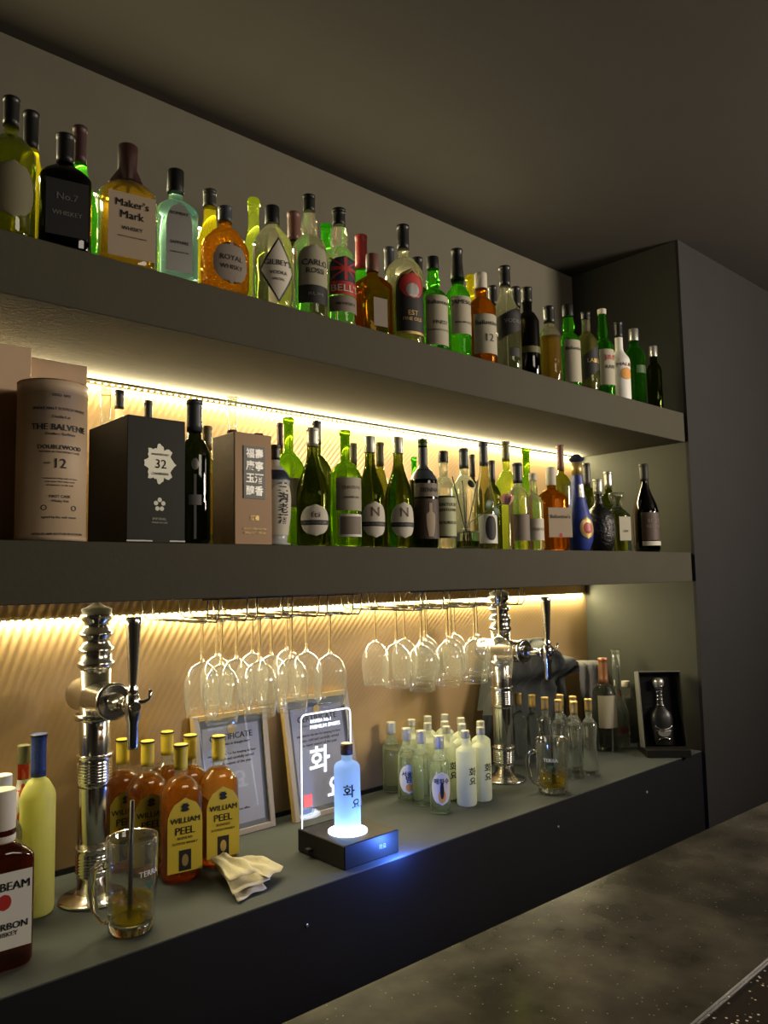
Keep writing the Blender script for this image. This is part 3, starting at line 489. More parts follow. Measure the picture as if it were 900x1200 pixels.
 ('wine_bottle', 'white screw-capped dark wine bottle with rounded label, right of the twin pair', 'bottle', 1.3106, 1.3882, 1.635, 0.2772, 0.0352, 0.0138, {'st': 'burg', 'g': 'dgreen', 'cap': ('screw', 'silver_y', 0.15), 'lb': [('round', 0.8, 0.08, 0.4, 'cream', [('N', 0.72, 0.3, 'brick')]), ('rect', 0.8, 0.18, 0.22, 'ink', [('MARLBOROUGH', 0.5, 0.8, 'grey')])], 'face': 0.5}),
 ('wine_bottle', 'short green bottle behind, between twin right bottle and the portrait label', 'bottle', 1.4763, 1.5, 1.635, 0.2572, 0.0281, 0.0082, {'st': 'bord', 'g': 'green', 'cap': ('none', '', 0)}),
 ('wine_bottle', 'grey-foiled wine bottle with green tip and a figure portrait on its label', 'bottle', 1.3998, 1.3892, 1.635, 0.2826, 0.0362, 0.0132, {'st': 'bord', 'g': 'dgreen2', 'cap': ('capsule', 'green_d', 0.07), 'lb': [('full', 1, 0.62, 0.92, 'slate', []), ('rect', 0.95, 0.46, 0.58, 'taupe', [('SIENNA', 0.5, 0.6, 'ink')]), ('rect', 0.95, 0.08, 0.44, 'umber', []), ('figure', 0.5, 0.1, 0.4, 'kraft', [])], 'face': 0.4}),
 ('whisky_bottle', 'clear yellowish spirit bottle with grey cap and black-lettered pale label', 'bottle', 1.4683, 1.3821, 1.635, 0.257, 0.0291, 0.0134, {'st': 'spirit', 'g': 'clear_y', 'cap': ('screw', 'dgrey', 0.12), 'lb': [('rect', 0.96, 0.1, 0.53, 'ink', []), ('rect', 0.9, 0.12, 0.51, 'pale_y', [('KENTUCKY', 0.82, 0.9, 'ink'), ('GENTLEMAN', 0.68, 0.9, 'ink'), ('BOURBON', 0.35, 0.8, 'ink')])], 'face': 0.5}),
 ('vodka_bottle', 'clear bottle with grey cap and one small dark leaf mark, behind the reed diffuser', 'bottle', 1.6312, 1.455, 1.635, 0.2903, 0.0338, 0.0145, {'st': 'spirit', 'g': 'clear_y', 'cap': ('capsule', 'slate', 0.2), 'lb': [('oval', 0.3, 0.6, 0.68, 'ink', [])], 'face': 0.2}),
 ('wine_bottle', 'grey-capped bottle behind the leaf-marked clear bottle', 'bottle', 1.7762, 1.55, 1.635, 0.2994, 0.0285, 0.0091, {'st': 'bord', 'g': 'dgreen', 'cap': ('capsule', 'dgrey', 0.24)}),
 ('wine_bottle', 'tall slender bottle with blue-grey foil and black and white woman face label', 'bottle', 1.6351, 1.3847, 1.635, 0.2978, 0.0317, 0.0129, {'st': 'ries', 'g': 'honey_g', 'cap': ('capsule', 'slate', 0.22), 'lb': [('rect', 0.92, 0.05, 0.32, 'white', []), ('hair', 0.5, 0.08, 0.3, 'ink', [])], 'face': 0.4}),
 ('wine_bottle', 'dark-capped bottle behind the woman face label', 'bottle', 1.8087, 1.5, 1.635, 0.2774, 0.0257, 0.0103, {'st': 'bord', 'g': 'dgreen', 'cap': ('capsule', 'dgrey', 0.24)}),
 ('wine_bottle', 'wide-shouldered yellow-green bottle with beige capsule right of woman face label', 'bottle', 1.8714, 1.495, 1.635, 0.3414, 0.0339, 0.013, {'st': 'bord', 'g': 'lime', 'cap': ('capsule', 'olive_m', 0.18)}),
 ('vodka_bottle', 'clear bottle with blue-grey cap and pale label, left of the twin clear bottles', 'bottle', 1.7822, 1.3823, 1.635, 0.2525, 0.0293, 0.0146, {'st': 'spirit', 'g': 'clear_y', 'cap': ('capsule', 'slate', 0.24), 'lb': [('rect', 0.9, 0.1, 0.4, 'taupe', [])], 'face': 0.4}),
 ('wine_bottle', 'slim bright green uncapped bottle behind the pale-labelled clear bottle', 'bottle', 1.974, 1.495, 1.635, 0.3301, 0.032, 0.0133, {'st': 'bord', 'g': 'green_y', 'cap': ('none', '', 0)}),
 ('vodka_bottle', 'clear bottle with cream label, right one of the twin clear bottles', 'bottle', 1.8442, 1.375, 1.635, 0.2264, 0.0272, 0.0123, {'st': 'spirit', 'g': 'clear_y', 'cap': ('capsule', 'cream', 0.1), 'lb': [('rect', 0.9, 0.12, 0.4, 'cream', [('TEQUILA', 0.5, 0.7, 'brick')])], 'face': 0.4}),
 ('whisky_bottle', 'dark amber bottle with cream neck sleeve and folded cream label, beside the blue bottle', 'bottle', 1.9689, 1.3992, 1.635, 0.2575, 0.0462, 0.0154, {'st': 'spirit', 'n': 2.6, 'g': 'brown', 'cap': ('screw', 'cream', 0.22), 'lb': [('rect', 0.92, 0.15, 0.5, 'kraft', [("Ballantine's", 0.7, 0.85, 'ink')]), ('oval', 0.12, 0.14, 0.2, 'red', [])], 'face': 0.45}),
 ('wine_bottle', 'tall bottle with copper-beige capsule behind the amber bottle', 'bottle', 2.1473, 1.485, 1.635, 0.3576, 0.0359, 0.0124, {'st': 'bord', 'g': 'olive', 'cap': ('capsule', 'brick', 0.24)}),
 ('wine_bottle', 'dark-capped bottle half hidden behind the blue teardrop bottle', 'bottle', 2.3082, 1.49, 1.635, 0.3117, 0.0343, 0.0129, {'st': 'bord', 'g': 'dgreen', 'cap': ('capsule', 'dgrey', 0.26)}),
 ('liquor_bottle', 'matte royal-blue teardrop bottle with faceted dark stopper and gold medallion', 'bottle', 2.1091, 1.3981, 1.635, 0.3107, 0.0451, 0.0186, {'st': 'tear', 'g': 'royal', 'cap': ('facet', 'navy', 0.13), 'lb': [('rect', 0.5, 0.55, 0.68, 'silver', [('CLASSIC', 0.6, 0.8, 'navy')]), ('oval', 0.5, 0.12, 0.34, 'gold', []), ('oval', 0.3, 0.17, 0.29, 'red', [])], 'face': 0.3}),
 ('liquor_decanter', 'black round textured decanter with pale crown-like stopper', 'bottle', 2.2381, 1.4048, 1.635, 0.2404, 0.0518, 0.0164, {'st': 'globe', 'g': 'black_t', 'cap': ('capsule', 'silver_y', 0.2)}),
 ('wine_bottle', 'silver-capped bottle behind, between black decanter and clear decanter', 'bottle', 2.3935, 1.46, 1.635, 0.285, 0.0374, 0.0144, {'st': 'bord', 'g': 'dgreen', 'cap': ('capsule', 'silver', 0.2)}),
 ('glass_decanter', 'short clear square-shouldered decanter with glass stopper and cream label', 'bottle', 2.329, 1.3917, 1.635, 0.1988, 0.0387, 0.0235, {'st': 'decant', 'g': 'clear_g', 'n': 3, 'cap': ('flare', 'clear', 0.2), 'lb': [('rect', 0.6, 0.18, 0.58, 'cream_d', [('GIN', 0.4, 0.4, 'ink')])], 'face': 0.35}),
 ('champagne_bottle', 'dark champagne bottle with slim neck standing alone at the right end of middle shelf', 'bottle', 2.5307, 1.3977, 1.635, 0.3165, 0.0447, 0.0159, {'st': 'burg', 'g': 'black', 'cap': ('capsule', 'ink', 0.2), 'lb': [('rect', 0.8, 0.13, 0.44, 'umber', [('BRUT', 0.7, 0.5, 'taupe'), ('RESERVE', 0.5, 0.6, 'taupe')]), ('rect', 0.8, 0.07, 0.12, 'cream', [])], 'face': 0.4}),
 ('whisky_bottle', 'amber whisky bottle with yellow cap and label, half hidden behind the left beer tap column', 'bottle', 0.7576, 1.7406, 0.92, 0.285, 0.0445, 0.0155, {'st': 'peel', 'n': 3, 'flat': 0.68, 'g': 'clear', 'cap': ('capsule', 'amber_y', 0.19), 'liq': ('whisky', 0.74), 'ring': 'ink', 'grp': 'yellow-labelled whisky bottles beside the beer tap', 'lb': [('arch', 0.86, 0.08, 0.62, 'amber_y', [('WILLIAM', 0.7, 0.84, 'ink'), ('PEEL', 0.56, 0.55, 'ink'), ('BLENDED', 0.46, 0.42, 'ink'), ('SCOTCH WHISKY', 0.39, 0.72, 'ink')]), ('rect', 0.3, 0.09, 0.24, 'ink', []), ('oval', 0.16, 0.12, 0.21, 'gold', []), ('crest', 0.2, 0.52, 0.58, 'ink', [])], 'face': 0.35}),
 ('whisky_bottle', 'amber whisky bottle with yellow cap and label, standing second from the left beer tap column', 'bottle', 0.7888, 1.6793, 0.92, 0.285, 0.0445, 0.0155, {'st': 'peel', 'n': 3, 'flat': 0.68, 'g': 'clear', 'cap': ('capsule', 'amber_y', 0.19), 'liq': ('whisky', 0.74), 'ring': 'ink', 'grp': 'yellow-labelled whisky bottles beside the beer tap', 'lb': [('arch', 0.86, 0.08, 0.62, 'amber_y', [('WILLIAM', 0.7, 0.84, 'ink'), ('PEEL', 0.56, 0.55, 'ink'), ('BLENDED', 0.46, 0.42, 'ink'), ('SCOTCH WHISKY', 0.39, 0.72, 'ink')]), ('rect', 0.3, 0.09, 0.24, 'ink', []), ('oval', 0.16, 0.12, 0.21, 'gold', []), ('crest', 0.2, 0.52, 0.58, 'ink', [])], 'face': 0.35}),
 ('whisky_bottle', 'amber whisky bottle with yellow cap and label, at the back of its cluster', 'bottle', 0.8705, 1.7478, 0.92, 0.285, 0.0445, 0.0155, {'st': 'peel', 'n': 3, 'flat': 0.68, 'g': 'clear', 'cap': ('capsule', 'amber_y', 0.19), 'liq': ('whisky', 0.7), 'ring': 'ink', 'grp': 'yellow-labelled whisky bottles beside the beer tap', 'lb': [('arch', 0.86, 0.08, 0.62, 'amber_y', [('WILLIAM', 0.7, 0.84, 'ink'), ('PEEL', 0.56, 0.55, 'ink'), ('BLENDED', 0.46, 0.42, 'ink'), ('SCOTCH WHISKY', 0.39, 0.72, 'ink')]), ('rect', 0.3, 0.09, 0.24, 'ink', []), ('oval', 0.16, 0.12, 0.21, 'gold', []), ('crest', 0.2, 0.52, 0.58, 'ink', [])], 'face': 0.35}),
 ('whisky_bottle', 'amber whisky bottle with yellow cap and label, nearest the counter edge, label facing out', 'bottle', 0.8238, 1.5886, 0.92, 0.285, 0.0445, 0.0155, {'st': 'peel', 'n': 3, 'flat': 0.68, 'g': 'clear', 'cap': ('capsule', 'amber_y', 0.19), 'liq': ('whisky', 0.74), 'ring': 'ink', 'grp': 'yellow-labelled whisky bottles beside the beer tap', 'lb': [('arch', 0.86, 0.08, 0.62, 'amber_y', [('WILLIAM', 0.7, 0.84, 'ink'), ('PEEL', 0.56, 0.55, 'ink'), ('BLENDED', 0.46, 0.42, 'ink'), ('SCOTCH WHISKY', 0.39, 0.72, 'ink')]), ('rect', 0.3, 0.09, 0.24, 'ink', []), ('oval', 0.16, 0.12, 0.21, 'gold', []), ('crest', 0.2, 0.52, 0.58, 'ink', [])], 'face': 0.35}),
 ('whisky_bottle', 'amber whisky bottle with yellow cap and label, at the back, between the two foremost ones', 'bottle', 0.8888, 1.6682, 0.92, 0.285, 0.0445, 0.0155, {'st': 'peel', 'n': 3, 'flat': 0.68, 'g': 'clear', 'cap': ('capsule', 'amber_y', 0.19), 'liq': ('whisky', 0.74), 'ring': 'ink', 'grp': 'yellow-labelled whisky bottles beside the beer tap', 'lb': [('arch', 0.86, 0.08, 0.62, 'amber_y', [('WILLIAM', 0.7, 0.84, 'ink'), ('PEEL', 0.56, 0.55, 'ink'), ('BLENDED', 0.46, 0.42, 'ink'), ('SCOTCH WHISKY', 0.39, 0.72, 'ink')]), ('rect', 0.3, 0.09, 0.24, 'ink', []), ('oval', 0.16, 0.12, 0.21, 'gold', []), ('crest', 0.2, 0.52, 0.58, 'ink', [])], 'face': 0.35}),
 ('whisky_bottle', 'amber whisky bottle with yellow cap and label, nearest the framed certificate', 'bottle', 0.9293, 1.6095, 0.92, 0.285, 0.0445, 0.0155, {'st': 'peel', 'n': 3, 'flat': 0.68, 'g': 'clear', 'cap': ('capsule', 'amber_y', 0.19), 'liq': ('whisky', 0.74), 'ring': 'ink', 'grp': 'yellow-labelled whisky bottles beside the beer tap', 'lb': [('arch', 0.86, 0.08, 0.62, 'amber_y', [('WILLIAM', 0.7, 0.84, 'ink'), ('PEEL', 0.56, 0.55, 'ink'), ('BLENDED', 0.46, 0.42, 'ink'), ('SCOTCH WHISKY', 0.39, 0.72, 'ink')]), ('rect', 0.3, 0.09, 0.24, 'ink', []), ('oval', 0.16, 0.12, 0.21, 'gold', []), ('crest', 0.2, 0.52, 0.58, 'ink', [])], 'face': 0.35}),
 ('whisky_bottle', 'squat brown bourbon bottle with white cap and label at the left counter end', 'bottle', 0.4198, 1.46, 0.92, 0.2895, 0.0509, 0.0235, {'st': 'squat_b', 'n': 5, 'flat': 0.7, 'g': 'brown_d', 'cap': ('screw', 'cream', 0.3), 'lb': [('rect', 0.9, 0.12, 0.55, 'white', [('JIM BEAM', 0.8, 0.9, 'ink'), ('BOURBON', 0.3, 0.85, 'ink'), ('WHISKEY', 0.2, 0.5, 'ink')]), ('oval', 0.22, 0.34, 0.43, 'red', [])], 'face': 0.25}),
 ('spirit_bottle', 'clear bottle with white cap, just behind the brown bourbon bottle', 'bottle', 0.4668, 1.62, 0.92, 0.2781, 0.0363, 0.0174, {'st': 'spirit', 'g': 'clear_g', 'cap': ('screw', 'white', 0.16)}),
 ('liqueur_bottle', 'cloudy lemon-yellow liqueur bottle with speckled blue foil neck', 'bottle', 0.5365, 1.63, 0.92, 0.3436, 0.0331, 0.0154, {'st': 'lemon', 'g': 'lemon', 'cap': ('capsule', 'blue_s', 0.24), 'ring': 'ink'}),
 ('liqueur_bottle', 'strawberry-patterned bottle with olive-gold cap, behind the lemon-yellow bottle', 'bottle', 0.5326, 1.71, 0.92, 0.311, 0.0269, 0.0127, {'st': 'bord', 'g': 'red_g', 'cap': ('screw', 'olive_m', 0.12), 'lb': [('full', 1.1, 0.45, 0.78, 'cream', []), ('oval', 0.3, 0.5, 0.6, 'red', []), ('oval', 0.3, 0.66, 0.76, 'red', [])], 'face': 1}),
 ('soju_bottle', 'clear soju bottle with foil-wrapped neck, leftmost, nearest the lit sign', 'bottle', 1.6082, 1.7597, 0.92, 0.205, 0.0282, 0.0145, {'st': 'soju', 'g': 'clear_j', 'cap': ('screw', 'foil', 0.17), 'liq': ('water', 0.62), 'grp': 'clear soju bottles on the counter', 'lb': [('round', 0.35, 0.2, 0.45, 'white', [])], 'face': -0.6}),
 ('soju_bottle', 'clear soju bottle with foil-wrapped neck, with a white fruit-drawing label', 'bottle', 1.5749, 1.6574, 0.92, 0.205, 0.0282, 0.0145, {'st': 'soju', 'g': 'clear_j', 'cap': ('screw', 'foil', 0.17), 'liq': ('water', 0.62), 'grp': 'clear soju bottles on the counter', 'lb': [('round', 0.85, 0.12, 0.52, 'white', [('서울의', 0.68, 0.7, 'ink'), ('밤', 0.5, 0.3, 'ink')]), ('oval', 0.28, 0.15, 0.26, 'orange', [])], 'face': 0.75}),
 ('soju_bottle', 'clear soju bottle with foil-wrapped neck, third from the lit sign, label turned away', 'bottle', 1.5767, 1.5993, 0.92, 0.205, 0.0282, 0.0145, {'st': 'soju', 'g': 'clear_j', 'cap': ('screw', 'foil', 0.17), 'liq': ('water', 0.62), 'grp': 'clear soju bottles on the counter', 'lb': [('round', 0.35, 0.2, 0.45, 'white', [])], 'face': -0.6}),
 ('soju_bottle', 'clear soju bottle with foil-wrapped neck, foremost, with apricot picture label', 'bottle', 1.5595, 1.5119, 0.92, 0.205, 0.0282, 0.0145, {'st': 'soju', 'g': 'clear_j', 'cap': ('screw', 'foil', 0.17), 'liq': ('water', 0.62), 'grp': 'clear soju bottles on the counter', 'lb': [('round', 0.85, 0.12, 0.55, 'cream', [('매화수', 0.72, 0.7, 'ink')]), ('oval', 0.3, 0.15, 0.32, 'orange', []), ('oval', 0.15, 0.2, 0.42, 'ink', [])], 'face': 0.75}),
 ('soju_bottle', 'frosted pale green soju bottle with silver cap, second row, left', 'bottle', 1.6794, 1.7437, 0.92, 0.205, 0.0282, 0.0125, {'st': 'hwayo', 'g': 'frost', 'cap': ('screw', 'silver_y', 0.1), 'grp': 'frosted soju bottles on the counter', 'lb': [('none', 0.6, 0.2, 0.6, 'ink', [('화', 0.66, 0.55, 'ink'), ('요', 0.36, 0.5, 'ink')])], 'face': 0.2}),
 ('soju_bottle', 'frosted pale green soju bottle with silver cap, rearmost row, second from left', 'bottle', 1.7547, 1.7477, 0.92, 0.205, 0.0282, 0.0125, {'st': 'hwayo', 'g': 'frost', 'cap': ('screw', 'silver_y', 0.1), 'grp': 'frosted soju bottles on the counter', 'lb': [('none', 0.6, 0.2, 0.6, 'ink', [('화', 0.66, 0.55, 'ink'), ('요', 0.36, 0.5, 'ink')])], 'face': 0.2}),
 ('soju_bottle', 'frosted pale green soju bottle with silver cap, just behind the label-turned-away clear bottle', 'bottle', 1.673, 1.667, 0.92, 0.205, 0.0282, 0.0125, {'st': 'hwayo', 'g': 'frost', 'cap': ('screw', 'silver_y', 0.1), 'grp': 'frosted soju bottles on the counter', 'lb': [('none', 0.6, 0.2, 0.6, 'ink', [('화', 0.66, 0.55, 'ink'), ('요', 0.36, 0.5, 'ink')])], 'face': 0.2}),
 ('soju_bottle', 'frosted pale green soju bottle with silver cap, rearmost, in the middle', 'bottle', 1.8125, 1.7284, 0.92, 0.205, 0.0282, 0.0125, {'st': 'hwayo', 'g': 'frost', 'cap': ('screw', 'silver_y', 0.1), 'grp': 'frosted soju bottles on the counter', 'lb': [('none', 0.6, 0.2, 0.6, 'ink', [('화', 0.66, 0.55, 'ink'), ('요', 0.36, 0.5, 'ink')])], 'face': 0.2}),
 ('soju_bottle', 'frosted pale green soju bottle with silver cap, third row middle, hidden to its cap', 'bottle', 1.7273, 1.6478, 0.92, 0.205, 0.0282, 0.0125, {'st': 'hwayo', 'g': 'frost', 'cap': ('screw', 'silver_y', 0.1), 'grp': 'frosted soju bottles on the counter', 'lb': [('none', 0.6, 0.2, 0.6, 'ink', [('화', 0.66, 0.55, 'ink'), ('요', 0.36, 0.5, 'ink')])], 'face': 0.2}),
 ('soju_bottle', 'frosted pale green soju bottle with silver cap, directly behind the foremost clear soju', 'bottle', 1.6719, 1.5886, 0.92, 0.205, 0.0282, 0.0125, {'st': 'hwayo', 'g': 'frost', 'cap': ('screw', 'silver_y', 0.1), 'grp': 'frosted soju bottles on the counter', 'lb': [('none', 0.6, 0.2, 0.6, 'ink', [('화', 0.66, 0.55, 'ink'), ('요', 0.36, 0.5, 'ink')])], 'face': 0.2}),
 ('soju_bottle', 'frosted pale green soju bottle with silver cap, rearmost towards the right tap column', 'bottle', 1.8024, 1.6496, 0.92, 0.205, 0.0282, 0.0125, {'st': 'hwayo', 'g': 'frost', 'cap': ('screw', 'silver_y', 0.1), 'grp': 'frosted soju bottles on the counter', 'lb': [('none', 0.6, 0.2, 0.6, 'ink', [('화', 0.66, 0.55, 'ink'), ('요', 0.36, 0.5, 'ink')])], 'face': 0.2}),
 ('soju_bottle', 'frosted pale green soju bottle with silver cap, second from the back, right middle', 'bottle', 1.7314, 1.5819, 0.92, 0.205, 0.0282, 0.0125, {'st': 'hwayo', 'g': 'frost', 'cap': ('screw', 'silver_y', 0.1), 'grp': 'frosted soju bottles on the counter', 'lb': [('none', 0.6, 0.2, 0.6, 'ink', [('화', 0.66, 0.55, 'ink'), ('요', 0.36, 0.5, 'ink')])], 'face': 0.2}),
 ('soju_bottle', 'frosted pale green soju bottle with silver cap, foremost, black brush lettering in full view', 'bottle', 1.6617, 1.5058, 0.92, 0.205, 0.0282, 0.0125, {'st': 'hwayo', 'g': 'frost', 'cap': ('screw', 'silver_y', 0.1), 'grp': 'frosted soju bottles on the counter', 'lb': [('none', 0.6, 0.2, 0.6, 'ink', [('화', 0.66, 0.55, 'ink'), ('요', 0.36, 0.5, 'ink')])], 'face': 0.2}),
 ('soju_bottle', 'frosted pale green soju bottle with silver cap, behind the rightmost lettered one', 'bottle', 1.7996, 1.5673, 0.92, 0.205, 0.0282, 0.0125, {'st': 'hwayo', 'g': 'frost', 'cap': ('screw', 'silver_y', 0.1), 'grp': 'frosted soju bottles on the counter', 'lb': [('none', 0.6, 0.2, 0.6, 'ink', [('화', 0.66, 0.55, 'ink'), ('요', 0.36, 0.5, 'ink')])], 'face': 0.2}),
 ('soju_bottle', 'frosted pale green soju bottle with silver cap, rightmost in front, black brush lettering', 'bottle', 1.7288, 1.5064, 0.92, 0.205, 0.0282, 0.0125, {'st': 'hwayo', 'g': 'frost', 'cap': ('screw', 'silver_y', 0.1), 'grp': 'frosted soju bottles on the counter', 'lb': [('none', 0.6, 0.2, 0.6, 'ink', [('화', 0.66, 0.55, 'ink'), ('요', 0.36, 0.5, 'ink')])], 'face': 0.2}),
 ('vodka_bottle', 'clear waisted bottle with gold cap, rear left by the tap column', 'bottle', 2.1453, 1.6941, 0.92, 0.238, 0.0262, 0.0125, {'st': 'flare_b', 'g': 'clear_s', 'cap': ('capsule', 'goldcap', 0.17), 'grp': 'gold-capped clear bottles', 'face': 0.5, 'n': 2}),
 ('vodka_bottle', 'clear waisted bottle with gold cap, third from front, left file', 'bottle', 2.1445, 1.6354, 0.92, 0.238, 0.0262, 0.0125, {'st': 'flare_b', 'g': 'clear_s', 'cap': ('capsule', 'goldcap', 0.17), 'grp': 'gold-capped clear bottles', 'face': 0.5, 'n': 2}),
 ('vodka_bottle', 'clear waisted bottle with gold cap, second from front, left file', 'bottle', 2.1269, 1.5699, 0.92, 0.238, 0.0262, 0.0125, {'st': 'flare_b', 'g': 'clear_s', 'cap': ('capsule', 'goldcap', 0.17), 'grp': 'gold-capped clear bottles', 'face': 0.5, 'n': 2}),
 ('vodka_bottle', 'clear waisted bottle with gold cap, rear of the right file', 'bottle', 2.2054, 1.5642, 0.92, 0.238, 0.0262, 0.0125, {'st': 'flare_b', 'g': 'clear_s', 'cap': ('capsule', 'goldcap', 0.17), 'grp': 'gold-capped clear bottles', 'face': 0.5, 'n': 2}),
 ('vodka_bottle', 'clear waisted bottle with gold cap, behind the stirrer in the lettered mug', 'bottle', 2.1119, 1.5053, 0.92, 0.238, 0.0262, 0.0125, {'st': 'flare_b', 'g': 'clear_s', 'cap': ('capsule', 'goldcap', 0.17), 'grp': 'gold-capped clear bottles', 'face': 0.5, 'n': 2}),
 ('vodka_bottle', 'clear waisted bottle with gold cap, second of the right file', 'bottle', 2.2018, 1.511, 0.92, 0.238, 0.0262, 0.0125, {'st': 'flare_b', 'g': 'clear_s', 'cap': ('capsule', 'goldcap', 0.17), 'grp': 'gold-capped clear bottles', 'face': 0.5, 'n': 2}),
 ('vodka_bottle', 'clear waisted bottle with gold cap, front left, right of the mug', 'bottle', 2.1151, 1.449, 0.92, 0.238, 0.0262, 0.0125, {'st': 'flare_b', 'g': 'clear_s', 'cap': ('capsule', 'goldcap', 0.17), 'grp': 'gold-capped clear bottles', 'face': 0.5, 'n': 2}),
 ('vodka_bottle', 'clear waisted bottle with gold cap, front right corner of the group', 'bottle', 2.1886, 1.4434, 0.92, 0.238, 0.0262, 0.0125, {'st': 'flare_b', 'g': 'clear_s', 'cap': ('capsule', 'goldcap', 0.17), 'grp': 'gold-capped clear bottles', 'face': 0.5, 'n': 2}),
 ('vodka_bottle', 'clear bottle with rose-copper capsule and pale label in front of the dark jacket', 'bottle', 2.5316, 1.6, 0.92, 0.3314, 0.0423, 0.0181, {'st': 'spirit', 'g': 'clear_g', 'cap': ('capsule', 'copper', 0.28), 'lb': [('rect', 0.85, 0.25, 0.6, 'cream_d', [])], 'face': 0.5}),
 ('spirit_bottle', 'tall clear flared bottle with small orange label beside the boxed decanter', 'bottle', 2.6216, 1.6, 0.92, 0.356, 0.0415, 0.0169, {'st': 'flare_t', 'g': 'clear_s', 'cap': ('flare', 'clear', 0.03), 'lb': [('rect', 0.8, 0.12, 0.22, 'kraft', [('TEQUILA', 0.5, 0.8, 'red')]), ('round', 0.25, 0.5, 0.58, 'copper', [])], 'face': 0.5}),
 ('spirit_bottle', 'small clear bottle with pale copper cap squeezed against the boxed decanter', 'bottle', 2.709, 1.615, 0.92, 0.2279, 0.0376, 0.0157, {'st': 'spirit', 'g': 'clear_s', 'cap': ('screw', 'cream', 0.1)}),
]

for b_ in BOTTLES: bottle(*b_)

# ------------------------------------------------------------------ room shell
def sbox(name, x0, x1, y0, y1, z0, z1, mat, bv=0.): return struct(MB().box(x0, x1, y0, y1, z0, z1, bv).build(name, mat))
XR = 6.0
sbox('floor', -2.2, XR, -3.0, 2.1, -.1, 0, 'floor')
sbox('ceiling', -2.2, XR, -3.0, 2.1, CEIL, CEIL + .1, 'ceiling')
sbox('wall_back', XL, XE, W + .004, W + .1, 0, CEIL, 'plaster')
sbox('wall_right', XE, XR, D, W + .1, 0, CEIL, 'endwall')
sbox('wall_left', -2.2, XL, D, W + .1, 0, CEIL, 'pier')
sbox('trim_1', XE - .0005, XR, D - .012, D - .0005, 0, CEIL, 'pier')
sbox('wall_rear', -2.2, XR, -3.1, -3.0, 0, CEIL, 'darkroom')
sbox('wall_side_left', -2.3, -2.2, -3.0, D, 0, CEIL, 'darkroom')
sbox('wall_side_right', XR, XR + .1, -3.0, 2.1, 0, CEIL, 'darkroom')
# bronze sheets lining the two lower niches
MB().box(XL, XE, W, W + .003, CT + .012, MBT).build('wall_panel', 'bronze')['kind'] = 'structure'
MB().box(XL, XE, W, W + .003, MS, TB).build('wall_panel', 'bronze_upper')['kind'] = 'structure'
sbox('baseboard_back', XL, XE, W - .006, W + .003, CT, CT + .012, 'black')
def slab(name, label, z0, z1, mat='slab'):
    return tag(MB().box(XL, XE - .001, D, W - .001, z0, z1, .0015).build(name, mat), label, 'shelf')
slab('wall_shelf', 'thick dark built-in shelf slab carrying the top row of bottles', TB, TS - .0005)
slab('wall_shelf', 'thick dark built-in shelf slab carrying the gift boxes and wine bottles', MBT, MS - .0005)
ct = thing('back_counter', 'long matte dark grey counter under the tap columns with black front panel', 'counter', (0, 0, 0))
MB().box(XL, XE - .001, D, W - .008, CT - .004, CT, .001).build('counter_top', 'countertop', ct)
MB().box(XL, XE - .001, D + .0006, W - .008, .08, CT - .0042).build('front_panel', 'cabinet', ct)
MB().box(XL, XE - .001, D + .05, W - .008, .0, .08).build('plinth', 'black', ct)
for xx in (.98, 1.86, 2.35):
    MB().lathe([(0, .004), (.0012, .004), (.002, .002)], 10, T=Matrix.Translation((xx, D + .0005, CT - .07)) @ Matrix.Rotation(math.pi / 2, 4, 'X')).build('screw', 'silver', ct)
# front bar, slightly out of parallel with the back counter
bar = thing('front_bar', 'glossy mottled dark stone bar top in the foreground', 'bar', (0, 0, 0))
zb = CT + .13
def quadslab(pts, z0, z1):
    vs = [(x, y, z) for z in (z0, z1) for x, y in pts]; k = len(pts)
    return MB().add(vs, [tuple(range(k - 1, -1, -1)), tuple(range(k, 2 * k))] + [(i, (i + 1) % k, k + (i + 1) % k, k + i) for i in range(k)])
def far(x): return .797 - .0335 * x
quadslab([(-1.2, .455), (5., .455), (5., far(5.)), (-1.2, far(-1.2))], zb - .04, zb).build('bar_top', 'bartop', bar)
quadslab([(-1.2, .47), (4.95, .47), (4.95, far(5.) - .02), (-1.2, far(-1.2) - .02)], .0, zb - .041).build('bar_front', 'cabinet', bar)
led_ = tag(MB().box(-1.2, 5., .12, .4546, zb - .06, zb - .004).build('bar_ledge', 'terrazzo'), 'dark speckled stone ledge along the near edge of the bar', 'ledge')

# ------------------------------------------------------------------ LED strips
def led(label, z, y, x0, x1, em, down, out_):
    t = thing('led_strip', label, 'light strip', (0, 0, 0), 0, None)
    MB().box(x0, x1, y, y + .010, z, z + .0025).build('channel', 'aluminium', t)
    mb = MB(); n_ = int((x1 - x0) / .0167)
    for i in range(n_):
        x = x0 + .008 + i * .0167; mb.box(x - .003, x + .003, y + .002, y + .008, z - .0022, z - .0001)
    o = mb.build('diodes', em, t); o['kind'] = 'stuff'; MAT[em].cycles.emission_sampling = 'NONE'
    L_ = x1 - x0; xm = (x0 + x1) / 2
    area('led_light', (xm, y + .005, z - .003), (xm, y + .005, z - 1), L_, .007, down, LED_COL)
    area('led_light', (xm, y - .001, z - .001), (xm, y - 1, z - .05), L_, .004, out_, LED_COL)
led('glowing warm light strip on the bronze wall above the hanging wine glasses', CT + .565, W - .016, XL + .02, XE - .02, 'diode', 14, 17)
led('dotted warm light strip in the corner above the middle shelf', TB - .006, W - .016, XL + .02, XE - .02, 'diode', 14, 17)
led('warm light strip glowing behind the shoulders of the top shelf bottles', 2.505, W - .014, XL + .02, XE - .6, 'diode_top', 7, 11)

